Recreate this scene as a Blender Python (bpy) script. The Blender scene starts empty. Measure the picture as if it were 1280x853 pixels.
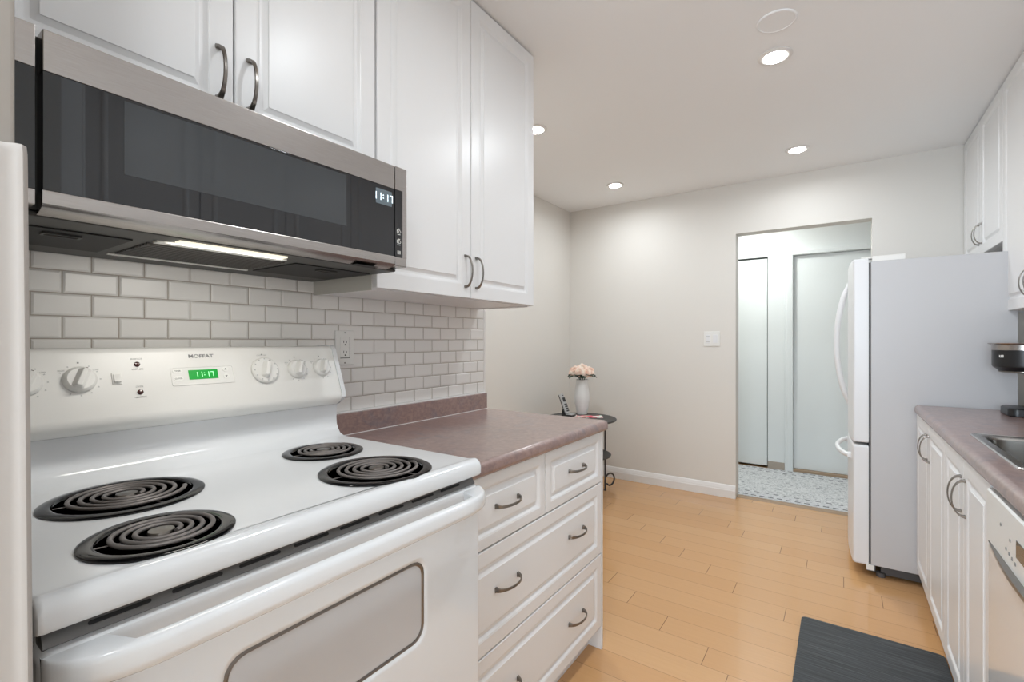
import bpy, bmesh, math, random
from mathutils import Matrix, Vector, noise
random.seed(7)
sc = bpy.context.scene
COL = sc.collection
PI = math.pi
R = math.radians

# ------------------------------------------------------------------ camera, world, lights, exposure
cam_d = bpy.data.cameras.new('camera'); cam = bpy.data.objects.new('camera', cam_d); COL.objects.link(cam)
cam_d.sensor_width = 36; cam_d.lens = 16.723; cam_d.clip_start = 0.02
cam.location = (0, 0, 1.231); cam.rotation_euler = (R(90), 0, R(34.68)); sc.camera = cam
sc.view_settings.view_transform = 'Standard'; sc.view_settings.look = 'None'
sc.view_settings.gamma = 1; sc.view_settings.use_curve_mapping = False
EXPOSURE = 0.14
sc.view_settings.exposure = EXPOSURE
W = bpy.data.worlds.new('world'); sc.world = W; W.use_nodes = True
W.node_tree.nodes['Background'].inputs[0].default_value = (0.85, 0.92, 1.0, 1)
W.node_tree.nodes['Background'].inputs[1].default_value = 1.0
LAMP_POWER = 4.8        # each recessed ceiling lamp
FILL_POWER = 124.0      # added soft fill from behind the camera, through an invented window
HALL_POWER = 7.4
LENS_EMISSION = 40.0
HOOD_POWER = 0.72
def area(name, loc, rot, shape, sx, sy, power, color, spread=180):
    l = bpy.data.lights.new(name, 'AREA'); l.shape = shape; l.size = sx
    if shape in ('RECTANGLE', 'ELLIPSE'): l.size_y = sy
    l.energy = power; l.color = color; l.spread = R(spread)
    o = bpy.data.objects.new(name, l); COL.objects.link(o); o.location = loc; o.rotation_euler = rot
    return o
area('added_fill_light', (-0.55, -2.72, 1.45), (R(108), 0, 0), 'RECTANGLE', 2.2, 1.5, FILL_POWER, (0.76, 0.885, 1.0))  # fill lamp added out of view to brighten the room

H = 2.46
# ------------------------------------------------------------------ materials
MATS = {}
def pm(name, col, rough=0.5, metal=0.0, coat=0.0, spec=0.5, emis=None, estr=0.0):
    m = bpy.data.materials.new(name); m.use_nodes = True; b = m.node_tree.nodes['Principled BSDF']
    b.inputs['Base Color'].default_value = (*col, 1); b.inputs['Roughness'].default_value = rough
    b.inputs['Metallic'].default_value = metal; b.inputs['Coat Weight'].default_value = coat
    b.inputs['Specular IOR Level'].default_value = spec
    if emis: b.inputs['Emission Color'].default_value = (*emis, 1); b.inputs['Emission Strength'].default_value = estr
    MATS[name] = m; return m
def nd(m, t, **k):
    n = m.node_tree.nodes.new(t)
    for a, v in k.items(): setattr(n, a, v)
    return n
def lk(m, a, b): m.node_tree.links.new(a, b)
def bs(m): return m.node_tree.nodes['Principled BSDF']
def math_(m, op, a, b=None, c=None):
    n = nd(m, 'ShaderNodeMath', operation=op)
    for i, v in enumerate((a, b, c)):
        if v is None: continue
        if isinstance(v, (int, float)): n.inputs[i].default_value = v
        else: lk(m, v, n.inputs[i])
    return n.outputs[0]
def objco(m, scale=(1, 1, 1)):
    t = nd(m, 'ShaderNodeTexCoord'); mp = nd(m, 'ShaderNodeMapping'); mp.inputs['Scale'].default_value = scale
    lk(m, t.outputs['Object'], mp.inputs[0]); return mp.outputs[0]
def noisebump(m, scale=60, strength=0.1, dist=0.002, sc3=(1, 1, 1), detail=3):
    n = nd(m, 'ShaderNodeTexNoise'); n.inputs['Scale'].default_value = scale; n.inputs['Detail'].default_value = detail
    lk(m, objco(m, sc3), n.inputs['Vector'])
    b = nd(m, 'ShaderNodeBump'); b.inputs['Strength'].default_value = strength; b.inputs['Distance'].default_value = dist
    lk(m, n.outputs[0], b.inputs['Height']); lk(m, b.outputs[0], bs(m).inputs['Normal']); return n
def ramp(m, fac, stops):
    r = nd(m, 'ShaderNodeValToRGB'); e = r.color_ramp.elements
    while len(e) < len(stops): e.new(0.5)
    for i, (p, c) in enumerate(stops): e[i].position = p; e[i].color = (*c, 1)
    lk(m, fac, r.inputs[0]); return r.outputs[0]
def mix(m, fac, a, b, bt='MIX'):
    n = nd(m, 'ShaderNodeMix', data_type='RGBA', blend_type=bt)
    for i, v in ((0, fac), (6, a), (7, b)):
        if isinstance(v, (int, float)): n.inputs[i].default_value = v
        elif isinstance(v, tuple): n.inputs[i].default_value = (*v, 1)
        else: lk(m, v, n.inputs[i])
    return n.outputs[2]

wallp = pm('wall_paint', (0.74, 0.71, 0.665), 0.6); noisebump(wallp, 220, 0.05, 0.001)
ceilp = pm('ceiling_paint', (0.93, 0.93, 0.93), 0.8); noisebump(ceilp, 180, 0.05, 0.001)
hallp = pm('hall_paint', (0.75, 0.775, 0.77), 0.6); noisebump(hallp, 220, 0.05, 0.001)
trimp = pm('trim_paint', (0.83, 0.81, 0.79), 0.4); noisebump(trimp, 90, 0.03, 0.001)
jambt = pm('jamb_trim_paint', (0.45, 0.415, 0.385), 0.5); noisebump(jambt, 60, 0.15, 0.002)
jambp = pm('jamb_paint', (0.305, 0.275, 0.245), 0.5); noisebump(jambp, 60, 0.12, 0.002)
cabw = pm('cabinet_white', (0.84, 0.835, 0.835), 0.32); noisebump(cabw, 300, 0.02, 0.0005)
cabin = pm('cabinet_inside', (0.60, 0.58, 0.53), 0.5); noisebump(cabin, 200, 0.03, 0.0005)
enam = pm('white_enamel', (0.77, 0.78, 0.79), 0.16, coat=0.4); noisebump(enam, 40, 0.01, 0.0005)
plas = pm('white_plastic', (0.82, 0.81, 0.78), 0.35); noisebump(plas, 300, 0.02, 0.0003)
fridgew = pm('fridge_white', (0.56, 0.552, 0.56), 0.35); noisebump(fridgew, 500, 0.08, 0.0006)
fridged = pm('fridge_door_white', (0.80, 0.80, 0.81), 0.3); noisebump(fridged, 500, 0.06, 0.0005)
blkp = pm('black_plastic', (0.012, 0.012, 0.013), 0.35); noisebump(blkp, 300, 0.03, 0.0004)
gasket = pm('grey_gasket', (0.10, 0.095, 0.095), 0.6); noisebump(gasket, 100, 0.05, 0.0005)
blke = pm('black_enamel', (0.004, 0.004, 0.0045), 0.07, spec=0.4); noisebump(blke, 30, 0.02, 0.0006)
coilm = pm('coil_metal', (0.20, 0.18, 0.17), 0.45, metal=0.5); noisebump(coilm, 150, 0.1, 0.0006)
glassb = pm('black_glass', (0.012, 0.012, 0.014), 0.02, coat=0.3); noisebump(glassb, 3, 0.01, 0.0005)
glassw = pm('window_mesh_glass', (0.045, 0.05, 0.055), 0.03, coat=0.3); noisebump(glassw, 900, 0.02, 0.0003)
ovengl = pm('oven_window_glass', (0.56, 0.56, 0.57), 0.12, coat=0.4); noisebump(ovengl, 4, 0.01, 0.001)
steel = pm('brushed_steel', (0.42, 0.39, 0.37), 0.27, metal=1.0)
n_ = noisebump(steel, 30, 0.06, 0.0006, (1, 1, 60))
lk(steel, mix(steel, n_.outputs[0], (0.34, 0.315, 0.30), (0.50, 0.465, 0.44)), bs(steel).inputs['Base Color'])
nickel = pm('brushed_nickel', (0.23, 0.21, 0.19), 0.28, metal=1.0); noisebump(nickel, 200, 0.03, 0.0003)
sinks = pm('sink_steel', (0.55, 0.54, 0.52), 0.22, metal=1.0); noisebump(sinks, 200, 0.02, 0.0004)
under = pm('dark_grey_underside', (0.032, 0.032, 0.029), 0.45); noisebump(under, 100, 0.03, 0.0006)
blackm = pm('matte_black', (0.006, 0.006, 0.006), 0.6); noisebump(blackm, 400, 0.15, 0.0006)
palem = pm('pale_strip', (0.88, 0.88, 0.84), 0.4); noisebump(palem, 100, 0.02, 0.0004)
lampg = pm('hood_lamp_lens', (0.9, 0.85, 0.7), 0.4, emis=(1.0, 0.93, 0.74), estr=0.85); noisebump(lampg, 100, 0.02, 0.0004)
greyink = pm('grey_print', (0.25, 0.25, 0.25), 0.5); noisebump(greyink, 100, 0.01, 0.0001)
palink = pm('pale_grey_print', (0.52, 0.52, 0.51), 0.5); noisebump(palink, 100, 0.01, 0.0001)
redm = pm('dark_red_lens', (0.06, 0.012, 0.008), 0.12); noisebump(redm, 100, 0.01, 0.0001)
greend = pm('green_display', (0.0, 0.16, 0.02), 0.3, emis=(0.0, 0.22, 0.02), estr=1.0); noisebump(greend, 10, 0.01, 0.0001)
greens = pm('green_digit', (0.3, 1, 0.4), 0.3, emis=(0.45, 1.0, 0.5), estr=1.0); noisebump(greens, 10, 0.01, 0.0001)
lcdb = pm('grey_display', (0.06, 0.075, 0.085), 0.2, emis=(0.10, 0.13, 0.15), estr=0.6); noisebump(lcdb, 10, 0.01, 0.0001)
lcdw = pm('white_digit', (0.8, 0.9, 1), 0.3, emis=(0.75, 0.92, 1.0), estr=1.3); noisebump(lcdw, 10, 0.01, 0.0001)
lens = pm('lamp_lens', (1, 1, 1), 0.4, emis=(1.0, 0.98, 0.95), estr=LENS_EMISSION); noisebump(lens, 10, 0.01, 0.0001)
ceram = pm('white_ceramic', (0.80, 0.79, 0.77), 0.35); noisebump(ceram, 14, 0.12, 0.004)
petal = pm('peach_petal', (0.86, 0.56, 0.44), 0.7)
n_ = noisebump(petal, 25, 0.05, 0.002); lk(petal, ramp(petal, n_.outputs[0], [(0.35, (0.88, 0.58, 0.45)), (0.62, (0.95, 0.83, 0.72))]), bs(petal).inputs['Base Color'])
leafm = pm('dark_leaf', (0.02, 0.05, 0.025), 0.5); noisebump(leafm, 60, 0.2, 0.002)
tabm = pm('dark_table_paint', (0.035, 0.033, 0.032), 0.45); noisebump(tabm, 60, 0.1, 0.001)
silverp = pm('silver_plastic', (0.55, 0.55, 0.55), 0.35, metal=0.4); noisebump(silverp, 100, 0.02, 0.0003)
tilebase = pm('beige_tile', (0.40, 0.34, 0.28), 0.5); noisebump(tilebase, 30, 0.1, 0.001)
woodt = pm('wood_threshold', (0.36, 0.25, 0.16), 0.45); noisebump(woodt, 20, 0.1, 0.001, (1, 30, 1))
skyd = pm('added_window_white', (0.8, 0.8, 0.8), 0.4); noisebump(skyd, 90, 0.03, 0.001)

# subway tiles
tilem = pm('subway_tile', (0.7, 0.68, 0.65), 0.26, coat=0.0)
t = nd(tilem, 'ShaderNodeTexCoord'); s = nd(tilem, 'ShaderNodeSeparateXYZ'); lk(tilem, t.outputs['Object'], s.inputs[0])
c = nd(tilem, 'ShaderNodeCombineXYZ')
TW, TH = 0.0987, 0.0494
lk(tilem, math_(tilem, 'ADD', s.outputs[1], -0.2438 + TW * 10), c.inputs[0]); lk(tilem, math_(tilem, 'ADD', s.outputs[2], -1.236 + TH * 20), c.inputs[1])
def brick(m, vec, mortar, smooth):
    b = nd(m, 'ShaderNodeTexBrick'); b.offset = 0.5; b.offset_frequency = 2; b.squash = 1
    b.inputs['Scale'].default_value = 1; b.inputs['Mortar Size'].default_value = mortar; b.inputs['Mortar Smooth'].default_value = smooth
    b.inputs['Brick Width'].default_value = TW; b.inputs['Row Height'].default_value = TH; b.inputs['Bias'].default_value = 0
    b.inputs['Color1'].default_value = (0.86, 0.84, 0.81, 1); b.inputs['Color2'].default_value = (0.83, 0.81, 0.78, 1); b.inputs['Mortar'].default_value = (0.42, 0.37, 0.32, 1)
    lk(m, vec, b.inputs['Vector']); return b
b1 = brick(tilem, c.outputs[0], 0.0013, 0.1); b2 = brick(tilem, c.outputs[0], 0.006, 1.0)
lk(tilem, b1.outputs['Color'], bs(tilem).inputs['Base Color'])
bp = nd(tilem, 'ShaderNodeBump'); bp.inputs['Strength'].default_value = 1; bp.inputs['Distance'].default_value = 0.0022; bp.invert = True
lk(tilem, b2.outputs['Fac'], bp.inputs['Height']); lk(tilem, bp.outputs[0], bs(tilem).inputs['Normal'])
lk(tilem, math_(tilem, 'MULTIPLY_ADD', b1.outputs['Fac'], 0.5, 0.27), bs(tilem).inputs['Roughness'])

# floor planks along X
floorm = pm('plank_floor', (0.6, 0.35, 0.17), 0.2, coat=0.25)
t = nd(floorm, 'ShaderNodeTexCoord'); s = nd(floorm, 'ShaderNodeSeparateXYZ'); lk(floorm, t.outputs['Object'], s.inputs[0])
PW, PL = 0.125, 0.92
yy = math_(floorm, 'DIVIDE', math_(floorm, 'ADD', s.outputs[1], -2.02 + PW * 80), PW); row = math_(floorm, 'FLOOR', yy); fy = math_(floorm, 'FRACT', yy)
wn = nd(floorm, 'ShaderNodeTexWhiteNoise', noise_dimensions='1D'); lk(floorm, row, wn.inputs['W'])
stag = math_(floorm, 'MULTIPLY_ADD', row, 0.183, math_(floorm, 'MULTIPLY', wn.outputs[0], 0.12))
xx = math_(floorm, 'ADD', math_(floorm, 'DIVIDE', s.outputs[0], PL), stag); colx = math_(floorm, 'FLOOR', xx); fx = math_(floorm, 'FRACT', xx)
def edge(f, w): return math_(floorm, 'LESS_THAN', math_(floorm, 'MINIMUM', f, math_(floorm, 'SUBTRACT', 1, f)), w)
ey = edge(fy, 0.0085); ex = edge(fx, 0.0014)
cv = nd(floorm, 'ShaderNodeCombineXYZ'); lk(floorm, row, cv.inputs[0]); lk(floorm, colx, cv.inputs[1])
wn2 = nd(floorm, 'ShaderNodeTexWhiteNoise', noise_dimensions='2D'); lk(floorm, cv.outputs[0], wn2.inputs['Vector'])
gr = nd(floorm, 'ShaderNodeTexNoise'); gr.inputs['Scale'].default_value = 3; gr.inputs['Detail'].default_value = 6; lk(floorm, objco(floorm, (1, 34, 1)), gr.inputs['Vector'])
base = ramp(floorm, wn2.outputs[0], [(0.0, (0.62, 0.34, 0.145)), (0.5, (0.64, 0.36, 0.16)), (1.0, (0.66, 0.385, 0.18))])
base = mix(floorm, math_(floorm, 'MULTIPLY', gr.outputs[0], 0.5), base, (0.52, 0.28, 0.12))
base = mix(floorm, math_(floorm, 'MULTIPLY', ey, 0.62), base, (0.22, 0.11, 0.05))
base = mix(floorm, math_(floorm, 'MULTIPLY', ex, 0.8), base, (0.12, 0.06, 0.03))
lk(floorm, base, bs(floorm).inputs['Base Color'])
bp = nd(floorm, 'ShaderNodeBump'); bp.inputs['Strength'].default_value = 0.5; bp.inputs['Distance'].default_value = 0.0012; bp.invert = True
lk(floorm, math_(floorm, 'MAXIMUM', ex, ey), bp.inputs['Height']); lk(floorm, bp.outputs[0], bs(floorm).inputs['Normal'])

# laminate worktop
lam = pm('mauve_laminate', (0.3, 0.2, 0.18), 0.32, coat=0.6); bs(lam).inputs['Coat Roughness'].default_value = 0.16
n1 = nd(lam, 'ShaderNodeTexNoise'); n1.inputs['Scale'].default_value = 9; n1.inputs['Detail'].default_value = 6; n1.inputs['Distortion'].default_value = 1.2; lk(lam, objco(lam), n1.inputs['Vector'])
n2 = nd(lam, 'ShaderNodeTexNoise'); n2.inputs['Scale'].default_value = 55; n2.inputs['Detail'].default_value = 5; n2.inputs['Distortion'].default_value = 0.8; lk(lam, objco(lam, (1, 1, 1.3)), n2.inputs['Vector'])
ca = ramp(lam, n1.outputs[0], [(0.32, (0.20, 0.165, 0.18)), (0.48, (0.27, 0.165, 0.145)), (0.62, (0.33, 0.20, 0.165)), (0.75, (0.24, 0.155, 0.145))])
cb = ramp(lam, n2.outputs[0], [(0.30, (0.17, 0.125, 0.13)), (0.5, (0.28, 0.19, 0.175)), (0.72, (0.39, 0.28, 0.245))])
lk(lam, mix(lam, 0.5, ca, cb), bs(lam).inputs['Base Color'])

# ribbed mat
matm = pm('ribbed_mat', (0.03, 0.034, 0.037), 0.6)
n1 = nd(matm, 'ShaderNodeTexNoise'); n1.inputs['Scale'].default_value = 4; n1.inputs['Detail'].default_value = 5; lk(matm, objco(matm, (1, 45, 1)), n1.inputs['Vector'])
lk(matm, ramp(matm, n1.outputs[0], [(0.35, (0.018, 0.02, 0.022)), (0.55, (0.045, 0.05, 0.055)), (0.75, (0.10, 0.11, 0.115))]), bs(matm).inputs['Base Color'])
bp = nd(matm, 'ShaderNodeBump'); bp.inputs['Strength'].default_value = 0.6; bp.inputs['Distance'].default_value = 0.003; lk(matm, n1.outputs[0], bp.inputs['Height']); lk(matm, bp.outputs[0], bs(matm).inputs['Normal'])

# hall rug: pale ground, border lines of dark dashes
rugm = pm('patterned_rug', (0.6, 0.6, 0.6), 0.85)
t = nd(rugm, 'ShaderNodeTexCoord'); s = nd(rugm, 'ShaderNodeSeparateXYZ'); lk(rugm, t.outputs['Object'], s.inputs[0])
n1 = nd(rugm, 'ShaderNodeTexNoise'); n1.inputs['Scale'].default_value = 22; n1.inputs['Detail'].default_value = 5; n1.inputs['Distortion'].default_value = 2.5; lk(rugm, objco(rugm, (1, 1, 1)), n1.inputs['Vector'])
n2 = nd(rugm, 'ShaderNodeTexNoise'); n2.inputs['Scale'].default_value = 60; n2.inputs['Detail'].default_value = 2; lk(rugm, objco(rugm), n2.inputs['Vector'])
v1 = nd(rugm, 'ShaderNodeTexVoronoi'); v1.inputs['Scale'].default_value = 24; lk(rugm, objco(rugm), v1.inputs['Vector'])
g = ramp(rugm, n1.outputs[0], [(0.36, (0.30, 0.305, 0.315)), (0.46, (0.60, 0.605, 0.61)), (0.57, (0.72, 0.72, 0.72)), (0.68, (0.42, 0.41, 0.41))])
g = mix(rugm, ramp(rugm, v1.outputs[0], [(0.0, (0.22,) * 3), (0.10, (0,) * 3)]), g, (0.34, 0.34, 0.35))
g = mix(rugm, ramp(rugm, n2.outputs[0], [(0.58, (0,) * 3), (0.68, (0.5,) * 3)]), g, (0.40, 0.41, 0.42))
# object y measured from the rug centre; half depth 0.46
ay = math_(rugm, 'ABSOLUTE', s.outputs[1])
def band(c0, w): return math_(rugm, 'LESS_THAN', math_(rugm, 'ABSOLUTE', math_(rugm, 'SUBTRACT', ay, c0)), w)
def dash(per, duty, ph=0): return math_(rugm, 'LESS_THAN', math_(rugm, 'FRACT', math_(rugm, 'ADD', math_(rugm, 'DIVIDE', s.outputs[0], per), 40 + ph)), duty)
d1 = math_(rugm, 'MULTIPLY', band(0.465, 0.010), dash(0.06, 0.62)); d2 = math_(rugm, 'MULTIPLY', band(0.365, 0.009), dash(0.07, 0.5, 0.3)); d3 = math_(rugm, 'MULTIPLY', band(0.415, 0.006), dash(0.045, 0.35, 0.6))
g = mix(rugm, math_(rugm, 'MULTIPLY', math_(rugm, 'GREATER_THAN', ay, 0.38), 0.5), g, (0.60, 0.60, 0.62))
g = mix(rugm, math_(rugm, 'MAXIMUM', d1, math_(rugm, 'MULTIPLY', d3, 0.4)), g, (0.10, 0.10, 0.11)); g = mix(rugm, d2, g, (0.15, 0.15, 0.16))
lk(rugm, g, bs(rugm).inputs['Base Color'])

# floral cloth
clothm = pm('floral_cloth', (0.8, 0.8, 0.75), 0.8)
v1 = nd(clothm, 'ShaderNodeTexVoronoi'); v1.inputs['Scale'].default_value = 26; lk(clothm, objco(clothm), v1.inputs['Vector'])
hs = nd(clothm, 'ShaderNodeSeparateColor'); lk(clothm, v1.outputs['Color'], hs.inputs[0])
cc = ramp(clothm, hs.outputs[0], [(0.0, (0.72, 0.10, 0.14)), (0.35, (0.80, 0.30, 0.32)), (0.5, (0.80, 0.82, 0.74)), (0.7, (0.10, 0.30, 0.12)), (0.85, (0.82, 0.80, 0.74))])
lk(clothm, cc, bs(clothm).inputs['Base Color'])

# ------------------------------------------------------------------ geometry helpers
def wmat(o):
    m = Matrix.Identity(4)
    while o is not None:
        m = Matrix.Translation(o.location) @ Matrix.Rotation(o.rotation_euler.z, 4, 'Z') @ m
        o = o.parent
    return m
def rrect(w, h, r, seg=3, cx=0, cy=0):
    """rounded rectangle points, counter-clockwise in the (a, b) plane"""
    r = max(min(r, w / 2 - 1e-5, h / 2 - 1e-5), 1e-5); pts = []
    for qx, qy, a0 in ((1, 1, 0), (-1, 1, 90), (-1, -1, 180), (1, -1, 270)):
        for i in range(seg + 1):
            a = R(a0 + 90 * i / seg)
            pts.append((cx + qx * (w / 2 - r) + r * math.cos(a), cy + qy * (h / 2 - r) + r * math.sin(a)))
    return pts
class MB:
    def __init__(s): s.bm = bmesh.new(); s.mats = []; s.mi = 0
    def mat(s, m):
        if m not in s.mats: s.mats.append(m)
        s.mi = s.mats.index(m); return s
    def box(s, lo, hi, bev=0.0, seg=2):
        b = bmesh.new(); r = bmesh.ops.create_cube(b, size=1)
        for v in b.verts: v.co = Vector([lo[i] + (v.co[i] + 0.5) * (hi[i] - lo[i]) for i in range(3)])
        if bev > 0: bmesh.ops.bevel(b, geom=list(b.edges), offset=bev, segments=seg, profile=0.5, affect='EDGES', clamp_overlap=True)
        s.join(b); return s
    def join(s, b, M=None):
        if M is not None: bmesh.ops.transform(b, matrix=M, verts=b.verts)
        mp = {v: s.bm.verts.new(v.co) for v in b.verts}
        for f in b.faces:
            try: nf = s.bm.faces.new([mp[v] for v in f.verts]); nf.material_index = s.mi
            except ValueError: pass
        b.free()
    def rings(s, rings, cap0=True, cap1=True, closed=True):
        vs = [[s.bm.verts.new(p) for p in r] for r in rings]; n = len(rings[0])
        for a, b in zip(vs, vs[1:]):
            for i in range(n if closed else n - 1):
                j = (i + 1) % n
                f = s.bm.faces.new((a[i], a[j], b[j], b[i])); f.material_index = s.mi
        if cap0: s.bm.faces.new(vs[0][::-1]).material_index = s.mi
        if cap1: s.bm.faces.new(vs[-1]).material_index = s.mi
        return s
    def lathe(s, prof, c=(0, 0, 0), n=32, axis='Z'):
        rs = []
        for r, z in prof:
            ring = []
            for i in range(n):
                a = 2 * PI * i / n; x, y = max(r, 1e-5) * math.cos(a), max(r, 1e-5) * math.sin(a)
                ring.append({'Z': (x, y, z), 'X': (z, x, y), '-X': (-z, y, x), 'Y': (y, z, x)}[axis])
            rs.append([tuple(c[k] + p[k] for k in range(3)) for p in ring])
        return s.rings(rs)
    def tube(s, pts, rad, n=10, caps=True, flat=1.0):
        pts = [Vector(p) for p in pts]; rs = []; up = None
        for i, p in enumerate(pts):
            d = (pts[min(i + 1, len(pts) - 1)] - pts[max(i - 1, 0)]).normalized()
            if up is None:
                up = Vector((0, 0, 1)) if abs(d.z) < 0.9 else Vector((1, 0, 0))
            a = d.cross(up)
            if a.length < 1e-4: a = d.cross(Vector((1, 0, 0)))
            a.normalize(); b = a.cross(d).normalized(); up = b
            r = rad[i] if isinstance(rad, (list, tuple)) else rad
            rs.append([tuple(p + a * r * math.cos(2 * PI * k / n) + b * r * flat * math.sin(2 * PI * k / n)) for k in range(n)])
        return s.rings(rs, caps, caps)
    def extr(s, prof, axis, a0, a1, close=True):
        """prof: 2D points; axis 'Y' -> prof is (x,z) ; 'X' -> (y,z) ; 'Z' -> (x,y)"""
        f = {'Y': lambda p, t: (p[0], t, p[1]), 'X': lambda p, t: (t, p[0], p[1]), 'Z': lambda p, t: (p[0], p[1], t)}[axis]
        return s.rings([[f(p, a0) for p in prof], [f(p, a1) for p in prof]], close, close)
    def xf(s, M): bmesh.ops.transform(s.bm, matrix=M, verts=s.bm.verts); return s
    def build(s, name, m=None, parent=None, local=False, angle=32, smooth=True):
        bmesh.ops.recalc_face_normals(s.bm, faces=list(s.bm.faces))
        me = bpy.data.meshes.new(name); s.bm.to_mesh(me); s.bm.free()
        for mm in (s.mats or [m]): me.materials.append(mm)
        o = bpy.data.objects.new(name, me); COL.objects.link(o)
        if parent is not None:
            o.parent = parent
            if not local: me.transform(wmat(parent).inverted())
        if smooth:
            me.shade_smooth(); me.set_sharp_from_angle(angle=R(angle))
            wn_ = o.modifiers.new('weighted_normals', 'WEIGHTED_NORMAL'); wn_.keep_sharp = True; wn_.weight = 90
        return o
def center(o):
    """move the origin of a single-mesh thing to the middle of its base"""
    me = o.data; xs = [v.co for v in me.vertices]
    c = Vector(((min(v.x for v in xs) + max(v.x for v in xs)) / 2, (min(v.y for v in xs) + max(v.y for v in xs)) / 2, min(v.z for v in xs)))
    me.transform(Matrix.Translation(-c)); o.location = c; return o
def tag(o, label, cat, group=None):
    o['label'] = label; o['category'] = cat
    if group: o['group'] = group
    return o
def thing(name, label, cat, loc=(0, 0, 0), rz=0, group=None):
    o = bpy.data.objects.new(name, None); o.empty_display_size = 0.05; COL.objects.link(o); o.location = loc; o.rotation_euler = (0, 0, rz)
    return tag(o, label, cat, group)
def struct(mb, name, m=None, **k):
    o = mb.build(name, m, **k)
    if o.parent is None: o['kind'] = 'structure'
    return o
def copy_tree(o, parent=None):
    c = o.copy(); COL.objects.link(c)
    if parent is not None: c.parent = parent
    for ch in list(o.children): copy_tree(ch, c)
    return c
def text_bm(txt, size, depth=0.0004, bold=0.0):
    cu = bpy.data.curves.new('t', 'FONT'); cu.body = txt; cu.size = size; cu.extrude = depth; cu.align_x = 'CENTER'; cu.align_y = 'CENTER'; cu.offset = bold; cu.resolution_u = 3
    o = bpy.data.objects.new('t', cu); COL.objects.link(o)
    dg = bpy.context.evaluated_depsgraph_get(); me = bpy.data.meshes.new_from_object(o.evaluated_get(dg))
    b = bmesh.new(); b.from_mesh(me); bpy.data.meshes.remove(me); bpy.data.objects.remove(o); bpy.data.curves.remove(cu)
    return b
# frame with local x -> world +Y, local y -> up direction given, normal -> outward; for faces that look toward +X
def face_px(origin, up=(0, 0, 1)):
    up = Vector(up).normalized(); xa = Vector((0, 1, 0)); nz = xa.cross(up).normalized()
    M = Matrix((xa, up, nz)).transposed().to_4x4(); M.translation = Vector(origin); return M
def face_nx(origin, up=(0, 0, 1)):
    up = Vector(up).normalized(); xa = Vector((0, -1, 0)); nz = xa.cross(up).normalized()
    M = Matrix((xa, up, nz)).transposed().to_4x4(); M.translation = Vector(origin); return M
SEG = {'1': 'bc', '7': 'abc', '8': 'abcdefg', '0': 'abcdef'}
def seg_digits(txt, h):
    """seven segment digits in the local xy plane, centred"""
    b = MB(); w = h * 0.52; th = h * 0.15; adv = w * 1.5; tot = sum(adv * (0.5 if ch == ':' else 1) for ch in txt); x = -tot / 2
    R_ = {'a': (0, h - th, w, h), 'g': (0, h / 2 - th / 2, w, h / 2 + th / 2), 'd': (0, 0, w, th), 'f': (0, h / 2, th, h), 'e': (0, 0, th, h / 2), 'b': (w - th, h / 2, w, h), 'c': (w - th, 0, w, h / 2)}
    for ch in txt:
        if ch == ':':
            for q in (0.28, 0.66): b.box((x, q * h - h / 2, 0), (x + th, q * h + th - h / 2, 0.0003))
            x += adv * 0.5; continue
        for sg in SEG[ch]:
            x0, y0, x1, y1 = R_[sg]; g_ = th * 0.1
            b.box((x + x0 + g_, y0 - h / 2 + g_, 0), (x + x1 - g_, y1 - h / 2 - g_, 0.0003))
        x += adv
    return b

# ------------------------------------------------------------------ room shell
YF = 4.05; XR = 0.965; XL = -2.13; WT = 0.12; XK = -1.39; YB = -2.6; YH = 5.18
mb = MB(); mb.box((XL - 0.3, YB - 0.2, -0.06), (XR + 0.3, 5.5, 0)); struct(mb, 'floor', floorm, smooth=False)
mb = MB(); mb.box((XL - 0.3, YB - 0.2, H), (XR + 0.3, 5.5, H + 0.08)); struct(mb, 'ceiling', ceilp, smooth=False)
mb = MB(); mb.box((XL, -0.75, 0), (XK - 0.006, 1.785, H)); struct(mb, 'wall_left', wallp, smooth=False)
mb = MB(); mb.box((XL - 0.1, YB, 0), (XL, YF, H)); struct(mb, 'wall_dining', wallp, smooth=False)
mb = MB(); mb.box((XR, YB, 0), (XR + 0.1, YF, H)); struct(mb, 'wall_right', wallp, smooth=False)
DX0, DX1, DZ = -0.677, 0.173, 2.068
mb = MB()
for lo, hi in (((XL - 0.1, YF, 0), (DX0, YF + WT, H)), ((DX1, YF, 0), (XR + 0.1, YF + WT, H)), ((DX0, YF, DZ), (DX1, YF + WT, H))): mb.box(lo, hi)
struct(mb, 'wall_far', wallp, smooth=False)
# unseen wall behind the camera, with an invented window opening for the fill light
mb = MB(); wx0, wx1, wz0, wz1 = -1.6, 0.5, 0.75, 2.15
for lo, hi in (((XL - 0.1, YB - 0.1, 0), (wx0, YB, H)), ((wx1, YB - 0.1, 0), (XR + 0.1, YB, H)), ((wx0, YB - 0.1, 0), (wx1, YB, wz0)), ((wx0, YB - 0.1, wz1), (wx1, YB, H))): mb.box(lo, hi)
struct(mb, 'wall_back', wallp, smooth=False)
mb = MB()
for lo, hi in (((wx0, YB - 0.08, wz0), (wx1, YB - 0.03, wz0 + 0.05)), ((wx0, YB - 0.08, wz1 - 0.05), (wx1, YB - 0.03, wz1)), ((wx0, YB - 0.08, wz0), (wx0 + 0.05, YB - 0.03, wz1)), ((wx1 - 0.05, YB - 0.08, wz0), (wx1, YB - 0.03, wz1)), ((-0.58, YB - 0.08, wz0), (-0.52, YB - 0.03, wz1))): mb.box(lo, hi, 0.004)
struct(mb, 'added_window_1', skyd)  # invented window frame, unseen, in front of the fill lamp
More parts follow.
